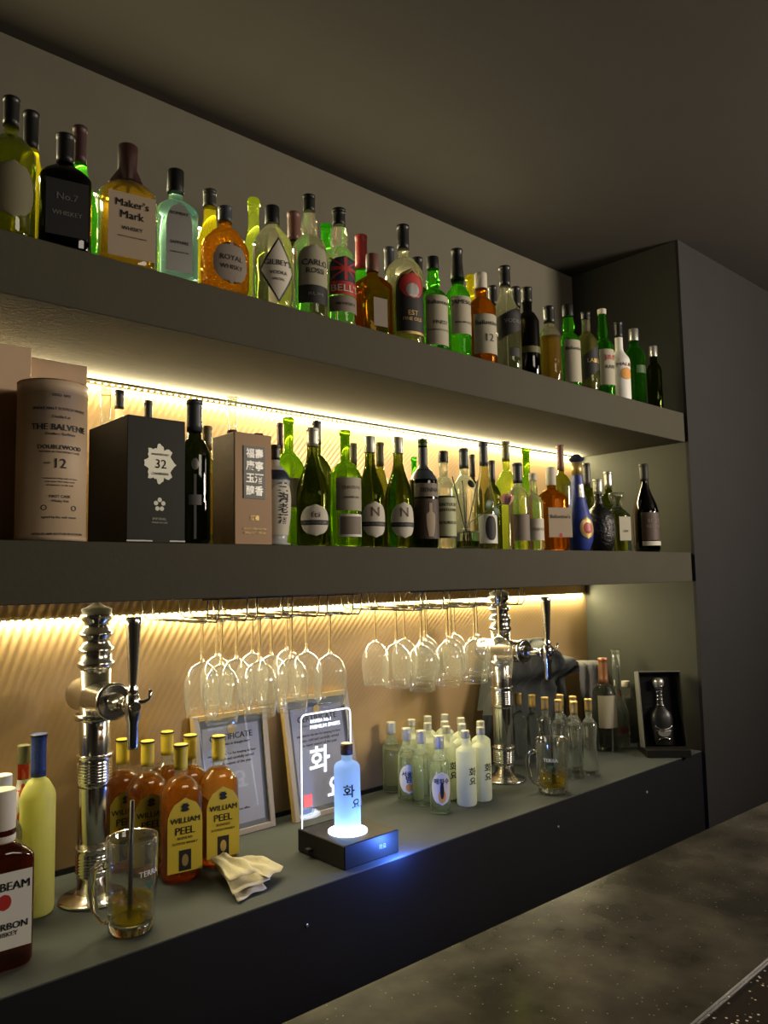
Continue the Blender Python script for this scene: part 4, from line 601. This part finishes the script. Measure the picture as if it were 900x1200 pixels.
# ------------------------------------------------------------------ beer taps
def tower(label, loc):
    t = thing('beer_tap_tower', label, 'beer tap', loc)
    MB().lathe([(0, .066), (.004, .067), (.007, .062), (.010, .038), (.016, .034)], 40).build('base_flange', 'chrome', t)
    MB().lathe([(.014, .0315), (.26, .0315), (.27, .031), (.49, .0305)], 32).build('column', 'chrome', t)
    for z0, z1 in ((.045, .105), (.225, .29)):
        pf = [(z0, .033)]; k = int((z1 - z0 - .02) / .006)
        pf += [(z0 + .008, .0335)]
        for i in range(k): pf += [(z0 + .01 + i * .006, .0335), (z0 + .012 + i * .006, .0355), (z0 + .014 + i * .006, .0335)]
        pf += [(z1 - .004, .0345), (z1 - .002, .037), (z1, .035)]
        MB().lathe(pf, 32).build('collar', 'chrome', t)
    MB().lathe([(.465, .033), (.47, .037), (.478, .037), (.482, .032), (.50, .035), (.507, .035), (.511, .029), (.526, .026), (.533, .033), (.539, .033), (.543, .026), (.56, .025), (.565, .031), (.588, .031), (.592, .020), (.6, .006), (.604, .005)], 28).build('finial', 'chrome', t)
    RX = Matrix.Rotation(math.pi / 2, 4, 'X')        # local z -> -Y
    T = Matrix.Translation((0, 0, .405)) @ RX
    MB().lathe([(-.082, .028), (-.080, .034), (-.074, .036), (-.066, .0345), (.086, .0345), (.088, .037), (.096, .037), (.098, .034), (.0985, .033)], 36, T=T).build('drum', 'chrome', t)
    MB().lathe([(.0, .040), (.012, .041), (.012, .036)], 30, T=Matrix.Translation((0, 0, .36))).build('clamp', 'chrome', t)
    for zz in (.345, .325): MB().lathe([(.030, .005), (.0335, .005), (.0345, .003)], 12, T=Matrix.Translation((.0, 0, zz)) @ RX).build('screw', 'copper', t)
    fc = MB().lathe([(.098, .018), (.106, .018), (.108, .013), (.160, .0115), (.162, .015), (.168, .015), (.170, .012), (.19, .012), (.2, .008)], 20, T=T).build('faucet', 'chrome', t)
    MB().lathe([(.325, .0085), (.33, .0105), (.375, .0105), (.385, .014), (.41, .015), (.425, .012), (.428, .009)], 18, T=Matrix.Translation((0, -.182, 0))).build('spout', 'chrome', t)
    MB().lathe([(.425, .008), (.435, .012), (.44, .009), (.45, .0085), (.56, .0145), (.572, .015), (.575, .013)], 20, T=Matrix.Translation((0, -.182, 0))).build('handle', 'chrome', t)
    MB().tube([(0, -.190, .412), (.018, -.196, .414), (.026, -.198, .418), (.028, -.199, .435)], [.004, .004, .003, .0045]).build('flow_lever', 'chrome', t)
    return t
tw = tower('chrome beer tap column at the left, beside the yellow-labelled whisky bottles', (.645, 1.62, CT))
dup(tw, (1.945, 1.60, CT), 0., 'chrome beer tap column further right, between the frosted bottles and the gold-capped ones')

# ------------------------------------------------------------------ wine glass racks and glasses
def wineglass(loc, label, group, s=1.0):
    t = thing('wine_glass', label, 'wine glass', loc, 0, group)
    def B(zz, r): return (-zz * s, r * s)
    foot = [B(0, .004), B(0, .030), B(-.0, .033), B(-.0015, .033), B(.003, .012), B(.006, .0045)]
    MB().lathe([(0, .033 * s), (-.0012, .033 * s), (-.004, .012 * s), (-.008, .0045 * s)], 24).build('foot', 'clear_h', t)
    MB().lathe([(-.008, .004 * s), (-.02, .0032 * s), (-.085, .0034 * s), (-.095, .006 * s)], 12, cap0=False, cap1=False).build('stem', 'clear_h', t)
    pf = [(-.094, .005), (-.097, .012), (-.103, .021), (-.112, .0285), (-.125, .0350), (-.140, .0378), (-.16, .0378), (-.185, .0352), (-.208, .0320), (-.2088, .0312), (-.206, .0308)]
    MB().lathe([(a * s, r * s) for a, r in pf], 32, cap0=False, cap1=False).build('bowl', 'wineglass', t)
    return t
ZF = 1.4855
proto = None
rows = {'near': 1.40, 'middle': 1.485, 'far': 1.57}
cols = [(.815, 'outer left column', ('near', 'middle')), (.905, 'second column', ('near', 'middle', 'far')), (.99, 'third column', ('near', 'middle', 'far')), (1.095, 'right column', ('near', 'middle', 'far')),
        (1.385, 'leftmost column', ('near', 'middle', 'far')), (1.49, 'second column', ('near', 'middle', 'far')), (1.585, 'third column', ('near', 'middle', 'far')), (1.70, 'last column by the tap', ('near', 'middle', 'far'))]
for x, cn, rr_ in cols:
    rk = 'left' if x < 1.2 else 'right'
    for r_ in rr_:
        lab = f'upside-down wine glass on the {rk} rack, {cn}, {r_} row'
        loc = (x + random.uniform(-.004, .004), rows[r_] + random.uniform(-.004, .004), ZF)
        if proto is None: proto = wineglass(loc, lab, None)
        else: dup(proto, loc, random.uniform(0, 6), lab)
for o in list(COL.objects):
    if o.name.startswith('wine_glass'): o['group'] = 'wine glasses hanging upside down from the racks'
def rack(x0, x1, gaps, label):
    t = thing('glass_rack', label, 'rack', (0, 0, 0))
    zt = MBT - .001; zl = ZF - .0055
    for gx in gaps:
        for dx in (-.012, .012):
            if (gx + dx) < x0 - .01 or (gx + dx) > x1 + .02: continue
            MB().tube([(gx + dx, D + .012, zt), (gx + dx, D + .014, zl + .01), (gx + dx, D + .022, zl), (gx + dx, 1.62, zl), (gx + dx, 1.64, zl + .01), (gx + dx, 1.645, zt)], .0017, 6).build('hook_wire', 'wire', t)
    for yy in (D + .03, 1.49, 1.63): MB().tube([(x0, yy, MBT - .003), (x1, yy, MBT - .003)], .0016, 6).build('cross_wire', 'wire', t)
    return t
def gapsof(cs): return [cs[0] - .045] + [(a + b) / 2 for a, b in zip(cs, cs[1:])] + [cs[-1] + .045]
c1 = [c[0] for c in cols[:4]]; c2 = [c[0] for c in cols[4:]]
rack(c1[0] - .06, c1[-1] + .06, gapsof(c1), 'dark wire rack under the shelf, holding the left cluster of wine glasses')
rack(c2[0] - .06, c2[-1] + .06, gapsof(c2), 'dark wire rack under the shelf, holding the right cluster of wine glasses')

# ------------------------------------------------------------------ beer mugs
def mug(label, x, y, R, H_, rz, lfill, straw, letters, lrot):
    t = thing('beer_mug', label, 'mug', (x, y, CT + .0004), rz)
    seg = 40
    mb = MB()
    def ringv(z, r, fl):
        return [((r + fl * .0016 * math.cos(10 * a)) * math.cos(a), (r + fl * .0016 * math.cos(10 * a)) * math.sin(a), z) for a in [2 * math.pi * j / seg for j in range(seg)]]
    spec = [(0, R * .80, 1), (.004, R * .86, 1), (.015, R * .88, 1), (.06, R * .92, 1), (.09, R * .97, .3), (H_ - .01, R, 0), (H_, R * .985, 0), (H_ - .003, R * .93, 0), (.08, R * .90, 0), (.022, R * .80, 1), (.018, R * .3, 0)]
    vs = sum([ringv(z, r, fl) for z, r, fl in spec], [])
    K = len(spec); mb.add(vs, [(i * seg + j, i * seg + (j + 1) % seg, (i + 1) * seg + (j + 1) % seg, (i + 1) * seg + j) for i in range(K - 1) for j in range(seg)], True)
    mb.f += [tuple(range(seg - 1, -1, -1)), tuple((K - 1) * seg + j for j in range(seg))]; mb.sm += [False, False]
    mb.build('glass_body', 'mug', t)
    MB().tube([(-R * .93, 0, H_ * .72), (-R * 1.15, 0, H_ * .76), (-R * 1.45, 0, H_ * .70), (-R * 1.5, 0, H_ * .5), (-R * 1.35, 0, H_ * .28), (-R * 1.05, 0, H_ * .16), (-R * .85, 0, H_ * .15)], [.008, .0075, .007, .0065, .0065, .007, .008], 12).build('handle', 'clear_h', t)
    MB().lathe([(.001, R * .78), (.003, R * .84), (.017, R * .84), (.019, R * .76)], 40).build('glass_foot', 'clear_h', t)
    MB().lathe([(.0225, R * .74), (.023 + lfill * .5, R * .80), (.0225 + lfill, R * .83)], 32).build('drink', 'beer', t)
    a0 = lrot; mbt = MB()
    def fn(u, v): a = a0 + u / R; return (math.sin(a) * (R * 1.0 + .0012), -math.cos(a) * (R * 1.0 + .0012), v)
    put_text(mbt, letters, .042, 0, H_ * .66, fn); mbt.build('lettering', 'white', t)
    mbs = MB(); mbs.add([fn(-.010, H_ * .56), fn(.010, H_ * .56), fn(0, H_ * .47)], [(0, 1, 2)]); mbs.build('emblem', 'green_d', t)
    return t
a1 = -math.atan2(.636, 1.437); mug('glass beer mug with black straw and a little golden drink, at the left', .640, 1.425, .0475, .168, a1 + .15, .036, 0, 'TERRA', .55)
st_ = tag(MB().tube([(0, 0, 0), (.008, .010, .208)], .0042, 10).build('drinking_straw', 'black', None, (.634, 1.420, CT + .024)), 'black drinking straw standing in the left beer mug', 'straw')
a2 = -math.atan2(1.928, 1.414); mug('glass beer mug with golden drink in front of the gold-capped bottles', 1.930, 1.405, .0485, .155, a2, .04, 0, 'TERRA', -.1)
mb = MB(); mb.tube([(0, 0, .045), (.004, .014, .20)], .0022, 8)
mb.box(-.008, .008, -.001, .0012, .0, .03); mb.box(-.008, -.004, -.001, .0012, -.0, .045); mb.box(.004, .008, -.001, .0012, 0, .045); mb.box(-.0015, .0015, -.001, .001, .02, .05)
tag(mb.build('cocktail_stirrer', 'black', None, (1.928, 1.400, CT + .026)), 'black stirrer leaning inside the right beer mug', 'stirrer')

# ------------------------------------------------------------------ illuminated sign
sg = thing('lit_display_base', 'black display base with acrylic panel and glowing round light disc', 'lit sign', (1.183, 1.452, CT + .0004), 0.)
MB().box(-.082, .082, -.088, .088, .001, .053, .002).build('base_box', 'box_black', sg)
MB().lathe([(.053, .046), (.0555, .046), (.056, .044)], 40, T=Matrix.Translation((-.01, -.012, 0))).build('light_disc', 'sign_disc', sg)
pz0, pz1, px0, px1 = .053, .318, -.078, .078; py = .078
def rr2(x0, x1, z0, z1, r, n_=6):
    pts = [(x0, z0), (x1, z0)]
    for cx_, a0 in ((x1 - r, 0), (x0 + r, math.pi / 2)):
        for i in range(n_ + 1): a = a0 + math.pi / 2 * i / n_; pts.append((cx_ + r * math.cos(a), z1 - r + r * math.sin(a)))
    return pts
o_ = rr2(px0, px1, pz0, pz1, .014); k = len(o_)
MB().add([(x, py, z) for x, z in o_] + [(x, py + .005, z) for x, z in o_], [tuple(range(k)), tuple(range(2 * k - 1, k - 1, -1))] + [(i, (i + 1) % k, k + (i + 1) % k, k + i) for i in range(k)]).build('acrylic_panel', 'acrylic', sg)
i_ = rr2(px0 + .0035, px1 - .0035, pz0, pz1 - .0035, .011)
MB().add([(x, py - .0006, z) for x, z in o_] + [(x, py - .0006, z) for x, z in i_], [(i, i + 1, k + i + 1, k + i) for i in range(1, k - 1)] + [(k - 1, 0, k, 2 * k - 1)]).build('glowing_edge', 'sign_edge', sg)
mb = MB(); fn = lambda u, v: (u, py - .001, v)
put_text(mb, 'KOREA No.1', .062, -.018, .298, fn); put_text(mb, 'PREMIUM SPIRITS', .092, -.004, .284, fn)
put_text(mb, '화', .062, -.022, .205, fn); put_text(mb, '요', .052, .028, .135, fn); mb.build('printed_lettering', 'sign_print', sg)
MB().box(-.070, -.046, py - .0012, py - .0006, .10, .128).build('red_stamp', 'sign_red', sg)
mb = MB(); put_text(mb, '화요', .022, 0, .027, lambda u, v: (u + .03, -.0884, v)); mb.build('front_emblem', 'grey', sg)
MB().box(-.094, -.082, .03, .045, .014, .020).build('power_plug', 'rubber', sg)
bl = bpy.data.lights.new('sign_blue_diode', 'POINT'); bl.energy = 3.0; bl.color = (.08, .2, 1); bl.shadow_soft_size = .012
bo = bpy.data.objects.new('sign_blue_diode', bl); COL.objects.link(bo); bo.location = (1.24, 1.318, CT + .03)
hb = thing('soju_bottle', 'frosted bottle glowing blue-white on the lit display base', 'bottle', (1.173, 1.440, CT + .0568), -math.atan2(1.17, 1.44) * .62)
R_, Hh = .031, .197; k_ = .0125 / R_
MB().lathe([(z * Hh, r * R_) for z, r in [(0, .9), (.008, .97), (.02, 1), (.4, 1), (.70, 1), (.74, .97), (.77, .85), (.79, .6), (.80, k_ * 1.1), (.82, k_), (.9, k_)]], 36).build('glass_body', 'frost_clear', hb)
MB().lathe([(.875 * Hh, .0145), (.985 * Hh, .0145), (Hh, .0135)], 28).build('cap', 'umber', hb)
MB().lathe([(Hh * 1.0, .0137), (Hh + .001, .0137)], 28).build('cap_top', 'cream', hb)
mb = MB(); fn = lambda u, v: (math.sin(u / R_) * (R_ + .0007), -math.cos(u / R_) * (R_ + .0007), v)
put_text(mb, '화', .027, -.004, .095, fn); put_text(mb, '요', .022, .014, .066, fn); mb.build('lettering', 'ink', hb)

# ------------------------------------------------------------------ framed certificates
def frame(label, xb, x0, x1, yb, yt, h, txts):
    """leans on the wall: bottom at yb, top at yt"""
    t = thing('framed_certificate', label, 'picture frame', (x0, yb, CT + .001), 0)
    ang = math.atan2(yt - yb, h); t.rotation_euler = (-ang, 0, 0); w_ = x1 - x0; L = math.hypot(h, yt - yb); b_ = .014
    mb = MB()
    for a in ((0, b_, 0, L), (w_ - b_, w_, 0, L)): MB().box(a[0], a[1], 0, .018, a[2], a[3], .001).build('frame_side', 'frame_pale', t)
    MB().box(b_, w_ - b_, 0, .018, L - b_, L, .001).build('frame_top', 'frame_wood', t); MB().box(b_, w_ - b_, 0, .018, 0, b_, .001).build('frame_bottom', 'frame_pale', t)
    MB().box(-.0006, 0, .003, .017, 0, L).build('frame_outer_side', 'frame_wood', t)
    MB().box(b_, w_ - b_, .010, .012, b_, L - b_).build('mat_board', 'mat_grey', t)
    pp = MB().box(b_ + .012, w_ - b_ - .012, .0085, .0098, b_ + .012, L - b_ - .02).build('paper_sheet', 'paper', t)
    mb = MB(); fn = lambda u, v: (u, .0080, v)
    for s_, v_, wf in txts: put_text(mb, s_, (w_ - .06) * wf, w_ / 2, L * v_, fn)
    mb.build('lettering', 'dgrey', pp)
    MB().box(b_, w_ - b_, .004, .0052, b_, L - b_).build('glass_pane', 'acrylic', t)
    mb = MB().lathe([(.0, .012), (.001, .012)], 20, T=Matrix.Translation((w_ / 2, .0078, L - b_ - .028)) @ Matrix.Rotation(math.pi / 2, 4, 'X')); mb.build('seal', 'gold', t)
tx = [('CERTIFICATE', .80, .8), ('of excellence in draught beer', .74, .7), ('awarded to the bar for keeping its beer', .66, .9), ('clean, cold and carefully served', .62, .8), ('in every season of the year', .58, .7), ('quality inspection office', .2, .5)]
frame('leaning framed certificate behind the yellow-labelled whisky bottles', 0, .955, 1.172, 1.735, 1.778, .302, tx)
frame('leaning framed certificate with wooden edge directly behind the lit acrylic panel', 0, 1.222, 1.452, 1.715, 1.775, .318, tx[:5])

# ------------------------------------------------------------------ napkin
nk = thing('crumpled_napkin', 'crumpled cream paper napkin lying near the counter edge', 'napkin', (.90, 1.45, CT + .001), .45)
def sheet(pts, z0, seed, mat='napkin', nx=12, ny=8, amp=.006, name='fold'):
    rnd = random.Random(seed); a, b_, c, d = [Vector(p) for p in pts]; ph = [rnd.uniform(0, 6) for _ in range(4)]
    vs = []
    for s_ in (0, 1):
        for i in range(nx + 1):
            for j in range(ny + 1):
                u, v = i / nx, j / ny; p = (a * (1 - u) + b_ * u) * (1 - v) + (d * (1 - u) + c * u) * v
                zz = z0 + amp * (1 + .5 * math.sin(11 * u + 3 * v + ph[0]) + .5 * math.sin(7 * v - 5 * u + ph[1])) * (.4 + .6 * math.sin(math.pi * min(1, v * 1.1))) + p.z
                p2 = p + Vector((.002 * math.sin(9 * v + ph[2]), .002 * math.sin(8 * u + ph[3]), 0)); vs.append((p2.x, p2.y, zz + s_ * .0014))
    N = (nx + 1) * (ny + 1); q = lambda i, j: i * (ny + 1) + j
    fs = [(q(i, j), q(i, j + 1), q(i + 1, j + 1), q(i + 1, j)) for i in range(nx) for j in range(ny)]
    fs += [tuple(N + k for k in reversed(f)) for f in fs]
    ed = [q(i, 0) for i in range(nx + 1)] + [q(nx, j) for j in range(1, ny + 1)] + [q(i, ny) for i in range(nx - 1, -1, -1)] + [q(0, j) for j in range(ny - 1, 0, -1)]
    fs += [(ed[i], ed[(i + 1) % len(ed)], N + ed[(i + 1) % len(ed)], N + ed[i]) for i in range(len(ed))]
    return MB().add(vs, fs, True).build(name, mat, nk)
sheet([(-.085, -.035, 0), (.0, -.05, 0), (.09, .05, .0), (.055, .085, 0)], .0, 3)
sheet([(-.075, -.02, .004), (.015, -.055, .004), (.075, .075, .012), (.04, .105, .008)], .008, 5)
sheet([(.0, -.055, .004), (.075, -.05, .002), (.10, .045, .01), (.05, .075, .012)], .013, 9)
sheet([(-.055, .0, .01), (.0, -.03, .012), (.06, .085, .018), (.035, .11, .012)], .018, 12)

# ------------------------------------------------------------------ gift boxes and tubes on the middle shelf
tb = thing('whisky_tube', 'beige cardboard whisky tube with brown lettering on the middle shelf', 'tube box', (.474, 1.402, MS + .0004), -.18)
RT, HT = .0585, .280
MB().lathe([(0, RT), (.004, RT + .0006), (.008, RT + .0006), (.008, RT), (HT - .022, RT), (HT - .022, RT + .0005), (HT - .001, RT + .0005), (HT, RT - .001)], 48).build('cylinder_body', 'tube_paper', tb)
MB().lathe([(HT - .001, RT + .001), (HT + .0005, RT + .001)], 48).build('rim', 'copper', tb)
mb = MB(); fn = lambda u, v: (math.sin(u / RT) * (RT + .0009), -math.cos(u / RT) * (RT + .0009), v)
for s_, v_, w_ in (('ESTD 1892', .90, .03), ('SINGLE MALT SCOTCH WHISKY', .815, .095), ('Distilled at', .765, .03), ('THE BALVENIE', .70, .098), ('Distillery, Banffshire', .655, .05), ('DOUBLEWOOD', .575, .075), ('MATURED IN TWO DISTINCT CASKS', .545, .07), ('12', .475, .018), ('AGED', .475, .012), ('Traditional oak whisky casks and sherry', .38, .06), ('casks impart their unique depth', .36, .05), ('of character to the malt', .34, .045), ('FIRST CASK', .27, .035), ('Whisky Oak', .24, .03), ('signed by the malt master', .14, .06), ('DISTILLED AND BOTTLED IN SCOTLAND', .04, .09)):
    uc = .006 if s_ != 'AGED' else -.016
    put_text(mb, s_, w_, uc, v_ * HT, fn)
for uu in (-.02, .03): put_text(mb, 'O', .010, uu, .20 * HT, fn)
mb.build('lettering', 'ink', tb)
def woodbox(label, x0, x1, y0, y1, h, chars):
    t = thing('wooden_gift_box', label, 'box', (x0, y0, MS + .0004)); w_ = x1 - x0; d_ = y1 - y0
    MB().box(0, w_, .006, d_, 0, h, .0008).build('box_body', 'wood', t)
    MB().box(.003, w_ - .003, 0, .0055, .003, h - .003, .0005).build('lid_panel', 'wood', t)
    if chars:
        mb = MB(); put_text(mb, '天', .055, w_ - .108, h * .62, lambda u, v: (u, -.0008, v)); put_text(mb, '山', .05, w_ - .108, h * .42, lambda u, v: (u, -.0008, v)); put_text(mb, 'SPIRIT', .03, w_ - .08, h * .92, lambda u, v: (u, -.0008, v)); mb.build('lettering', 'ink', t)
woodbox('pale wooden gift box with black brush characters at the left end of middle shelf', .20, .458, 1.466, 1.56, .364, True)
woodbox('plain pale wooden box behind the beige whisky tube', .457, .603, 1.575, 1.66, .379, False)
bb = thing('black_gift_box', 'large black gift box with ornate silver 32 emblem on the middle shelf', 'box', (.594, 1.358, MS + .0004))
MB().box(0, .117, 0, .185, 0, .238, .0008).build('box_body', 'box_black', bb)
MB().box(-.0003, .1173, -.0003, .1853, .168, .1684).build('lid_seam', 'ink', bb)
mb = MB(); cx_, cz_ = .064, .15
pts = []
for i in range(48):
    a = 2 * math.pi * i / 48; r = .030 + .004 * math.cos(8 * a) + .002 * math.cos(19 * a); pts.append((cx_ + r * .95 * math.cos(a), -.0009, cz_ + r * 1.15 * math.sin(a)))
em = MB().add(pts, [tuple(range(48))]).build('emblem', 'silver_y', bb)
mb = MB(); fn = lambda u, v: (u + cx_, -.0016, v + cz_)
put_text(mb, '32', .022, .002, 0, fn); put_text(mb, 'ANNIVERSARY', .036, 0, .018, fn); put_text(mb, 'CHAIRMAN', .034, 0, -.019, fn); mb.build('lettering', 'ink', em)
mb = MB()
for i in range(5):
    a = math.pi / 2 + i * 2 * math.pi / 5; c_ = (cx_ + .0055 * math.cos(a) * 1.4, cz_ - .078 + .0065 * math.sin(a) * 1.4)
    mb.add([(c_[0] + .0045 * math.cos(q * math.pi / 4), -.001, c_[1] + .0045 * math.sin(q * math.pi / 4)) for q in range(8)], [tuple(range(8))])
put_text(mb, 'IMPERIAL', .028, 0, -.105, fn); put_text(mb, 'GRAND DE LUXE', .032, 0, -.112, fn); mb.build('small_emblem', 'silver_y', bb)
MB().box(.0, .05, -.0012, -.0002, .002, .0045).build('foot_strip', 'silver', bb); MB().box(.085, .117, -.0012, -.0002, .002, .0045).build('foot_strip', 'silver', bb)
bw = thing('brown_gift_box', 'brown gift box with embossed silver calligraphy panel on the middle shelf', 'box', (.822, 1.358, MS + .0004))
MB().box(0, .090, 0, .09, 0, .232, .0008).build('box_body', 'box_brown', bw)
MB().box(-.0007, -.0001, .002, .088, .002, .230).build('side_panel', 'box_side', bw)
pn = MB().box(.020, .072, -.002, -.0002, .095, .205).build('embossed_panel', 'grey', bw)
mb = MB(); fn = lambda u, v: (u + .046, -.0028, v)
for i, row in enumerate(('福壽', '康寧', '玉酒', '醇香')): put_text(mb, row, .042, 0, .190 - i * .026, fn)
mb.build('calligraphy', 'silver', pn)
mb = MB(); put_text(mb, '酒福', .020, 0, .055, fn); put_text(mb, 'TRADITIONAL LIQUOR', .055, 0, .032, fn); put_text(mb, '500ml ALC 45% vol', .05, 0, .024, fn); mb.build('lettering', 'gold', bw)
for xx in (.012, .076): MB().lathe([(.232, .010), (.236, .011), (.240, .010)], 16, T=Matrix.Translation((xx, .03, 0))).build('button_knob', 'box_side', bw)

# reed diffuser with rose
df = thing('reed_diffuser', 'small square glass reed diffuser on the middle shelf edge', 'diffuser', (1.541, 1.372, MS + .0004), .0)
MB().box(-.026, .026, -.026, .026, 0, .046, .003).build('glass_body', 'clear_g', df)
MB().box(-.022, .022, -.022, .022, .004, .020, .001).build('oil', 'olive', df)
MB().lathe([(.046, .012), (.050, .011), (.066, .011), (.068, .013), (.071, .012)], 20).build('neck', 'clear', df)
for p in ((-.050, .0, .19), (-.012, .0, .182), (.006, .004, .150), (.052, .0, .188)): MB().tube([(-p[0] * .3, 0, .006), (p[0] * .14, 0, .062), p], .0016, 8).build('reed', 'black', df)
rs = thing('artificial_rose', 'dusty pink artificial rose with green leaf leaning from the diffuser', 'flower', (1.541, 1.372, MS + .0004))
MB().tube([(.004, -.002, .03), (.008, -.006, .07), (.05, -.040, .105), (.095, -.052, .122)], .0014, 8).build('stem', 'green_d', rs)
for i in range(11):
    a = i * 2.4; r = .006 + i * .0013; c0 = Vector((.105, -.056, .135)); vs = []
    for q in range(5):
        for k in range(5):
            th = a + (q - 2) * .36; ph = k / 4; rad_ = r * (.5 + .6 * math.sin(ph * 1.4)); vs.append((c0.x + rad_ * math.cos(th), c0.y + rad_ * math.sin(th), c0.z - .016 + ph * (.034 - i * .0010) * math.cos((q - 2) * .35)))
    MB().add(vs, [(q * 5 + k, q * 5 + k + 1, (q + 1) * 5 + k + 1, (q + 1) * 5 + k) for q in range(4) for k in range(4)], True).build('petal', 'pink', rs)
for (cx2, cz2, an) in ((.045, .118, .6), (.075, .10, -.4)):
    vs = []
    for i in range(7):
        u = i / 6; wv = .011 * math.sin(math.pi * u) + .0002; dx = (u - .5) * .04
        for s_ in (-1, 0, 1): vs.append((cx2 + dx * math.cos(an) - s_ * wv * math.sin(an), -.046 + abs(s_) * .003, cz2 + dx * math.sin(an) + s_ * wv * math.cos(an)))
    MB().add(vs, [(i * 3 + k, i * 3 + k + 1, (i + 1) * 3 + k + 1, (i + 1) * 3 + k) for i in range(6) for k in range(2)], True).build('leaf', 'green_d', rs)

# ------------------------------------------------------------------ black presentation box with decanter, right end of counter
pb = thing('presentation_box', 'open black presentation box standing at the right end of the counter', 'box', (2.600, 1.408, CT + .0004), -.80)
wB, hB, dB = .150, .262, .070
tilt = Matrix.Rotation(-.16, 4, 'X')
def tb_(x0, x1, y0, y1, z0, z1, nm, mt):
    o = MB().box(x0, x1, y0, y1, z0, z1, .0008); o.v = [tuple(Matrix.Translation((0, -.018, .026)) @ tilt @ Vector(v)) for v in o.v]; return o.build(nm, mt, pb)
MB().box(-wB / 2, wB / 2, -.055, .075, 0, .026, .001).build('base_tray', 'box_black', pb)
tb_(-wB / 2, wB / 2, .055, .058, 0, hB, 'back_panel', 'ink')
tb_(-wB / 2, -wB / 2 + .004, 0, .055, 0, hB, 'side_panel', 'grey'); tb_(wB / 2 - .004, wB / 2, 0, .055, 0, hB, 'side_panel', 'box_black')
tb_(-wB / 2, wB / 2, 0, .055, hB, hB + .004, 'top_panel', 'grey'); tb_(-wB / 2 + .004, wB / 2 - .004, .0, .055, 0, .004, 'bottom_panel', 'box_black')
dc = thing('liquor_decanter', 'black decanter with silver neck bands and crest inside the black presentation box', 'bottle', (2.600, 1.408, CT + .030), -.80)
def tl_(mb): mb.v = [tuple(Matrix.Translation((0, -.018, .0)) @ tilt @ Matrix.Translation((0, .024, .003)) @ Vector(v)) for v in mb.v]; return mb
tl_(MB().lathe([(0, .028), (.004, .032), (.03, .034), (.07, .038), (.095, .040), (.115, .034), (.13, .020), (.14, .013), (.18, .011), (.2, .011)], 28, flat=.6)).build('body', 'black', dc)
for z0, z1, r in ((.138, .142, .016), (.158, .162, .0135), (.172, .176, .0135), (.186, .19, .014), (.203, .207, .019)): tl_(MB().lathe([(z0, r), (z1, r)], 20)).build('silver_band', 'chrome', dc)
tl_(MB().lathe([(.195, .011), (.207, .018), (.22, .021), (.232, .018), (.236, .010)], 20)).build('stopper', 'silver', dc)
for q in range(3):
    rr_ = (.022, .0275, .031)[q]; zz = (.022, .052, .064)[q]
    tl_(MB().tube([(rr_ * math.sin(a), -.024 + .004 * abs(a), zz + (.012 - q * .016) * (math.cos(a) - .6)) for a in [(-1.2 + i * .3) for i in range(9)]], .0022, 6)).build('silver_crest', 'chrome', dc)
mb = tl_(MB().add([(.022 * math.cos(a), -.0235, .045 + .014 * math.sin(a)) for a in [i * math.pi / 10 for i in range(20)]], [tuple(range(20))])); mb.build('crest_plate', 'grey', dc)

# ------------------------------------------------------------------ dark jacket heaped behind the bottles
def heap(name, mat, label, X0, X1, Y0, Y1, hf, seed, nx=60, ny=30, bulge=.09):
    rnd = random.Random(seed); vs = []
    for i in range(nx + 1):
        u = i / nx
        for j in range(ny + 1):
            v = j / ny
            x = X0 + (X1 - X0) * u; h = hf(u)
            # profile: up the front, over the top, down the wall side
            if v < .6: q = v / .6; z = h * q; y = Y0 - bulge * max(0, min(1, (z - .25) / .05)) * (1 - .25 * q * q)
            else: q = (v - .6) / .4; y = (Y0 - bulge * .75) + (Y1 - Y0 + bulge * .75) * q; z = h * (1 + .03 * math.sin(q * 3))
            fold = (.012 * math.sin(u * 19 + 9 * v + 3 * math.sin(4 * v + u * 7)) + .008 * math.sin(u * 33 - 16 * v) + .004 * math.sin(v * 30 + u * 41)) * (1 if bulge > 0 and z > .2 else .35)
            y += -fold * (1 - abs(2 * v - 1) ** 4) * .9; z += fold * .4 * v
            y = min(y, Y1 + .0)
            vs.append((x + .01 * math.sin(v * 9 + u * 14), y, max(z, .0005)))
    q_ = lambda i, j: i * (ny + 1) + j
    fs = [(q_(i, j), q_(i + 1, j), q_(i + 1, j + 1), q_(i, j + 1)) for i in range(nx) for j in range(ny)]
    o = MB().add(vs, fs, True).build(name, mat, None, (0, 0, CT + .0008)); return tag(o, label, 'clothing')
def hj(u): return .21 + .16 * math.sin(min(1, u * 5) * math.pi / 2) - .10 * max(0, u - .7) / .3 - .03 * math.cos(u * 17)
heap('folded_jacket', 'jacket', 'dark jacket heaped against the bronze wall behind the gold-capped bottles', 2.03, 2.52, 1.752, 1.785, hj, 4)
heap('grey_cloth', 'lint_grey', 'folded grey cloth behind the copper-capped bottle, next to the dark jacket', 2.55, 2.70, 1.71, 1.785, lambda u: .30 - .01 * u, 8, 14, 12, .0)
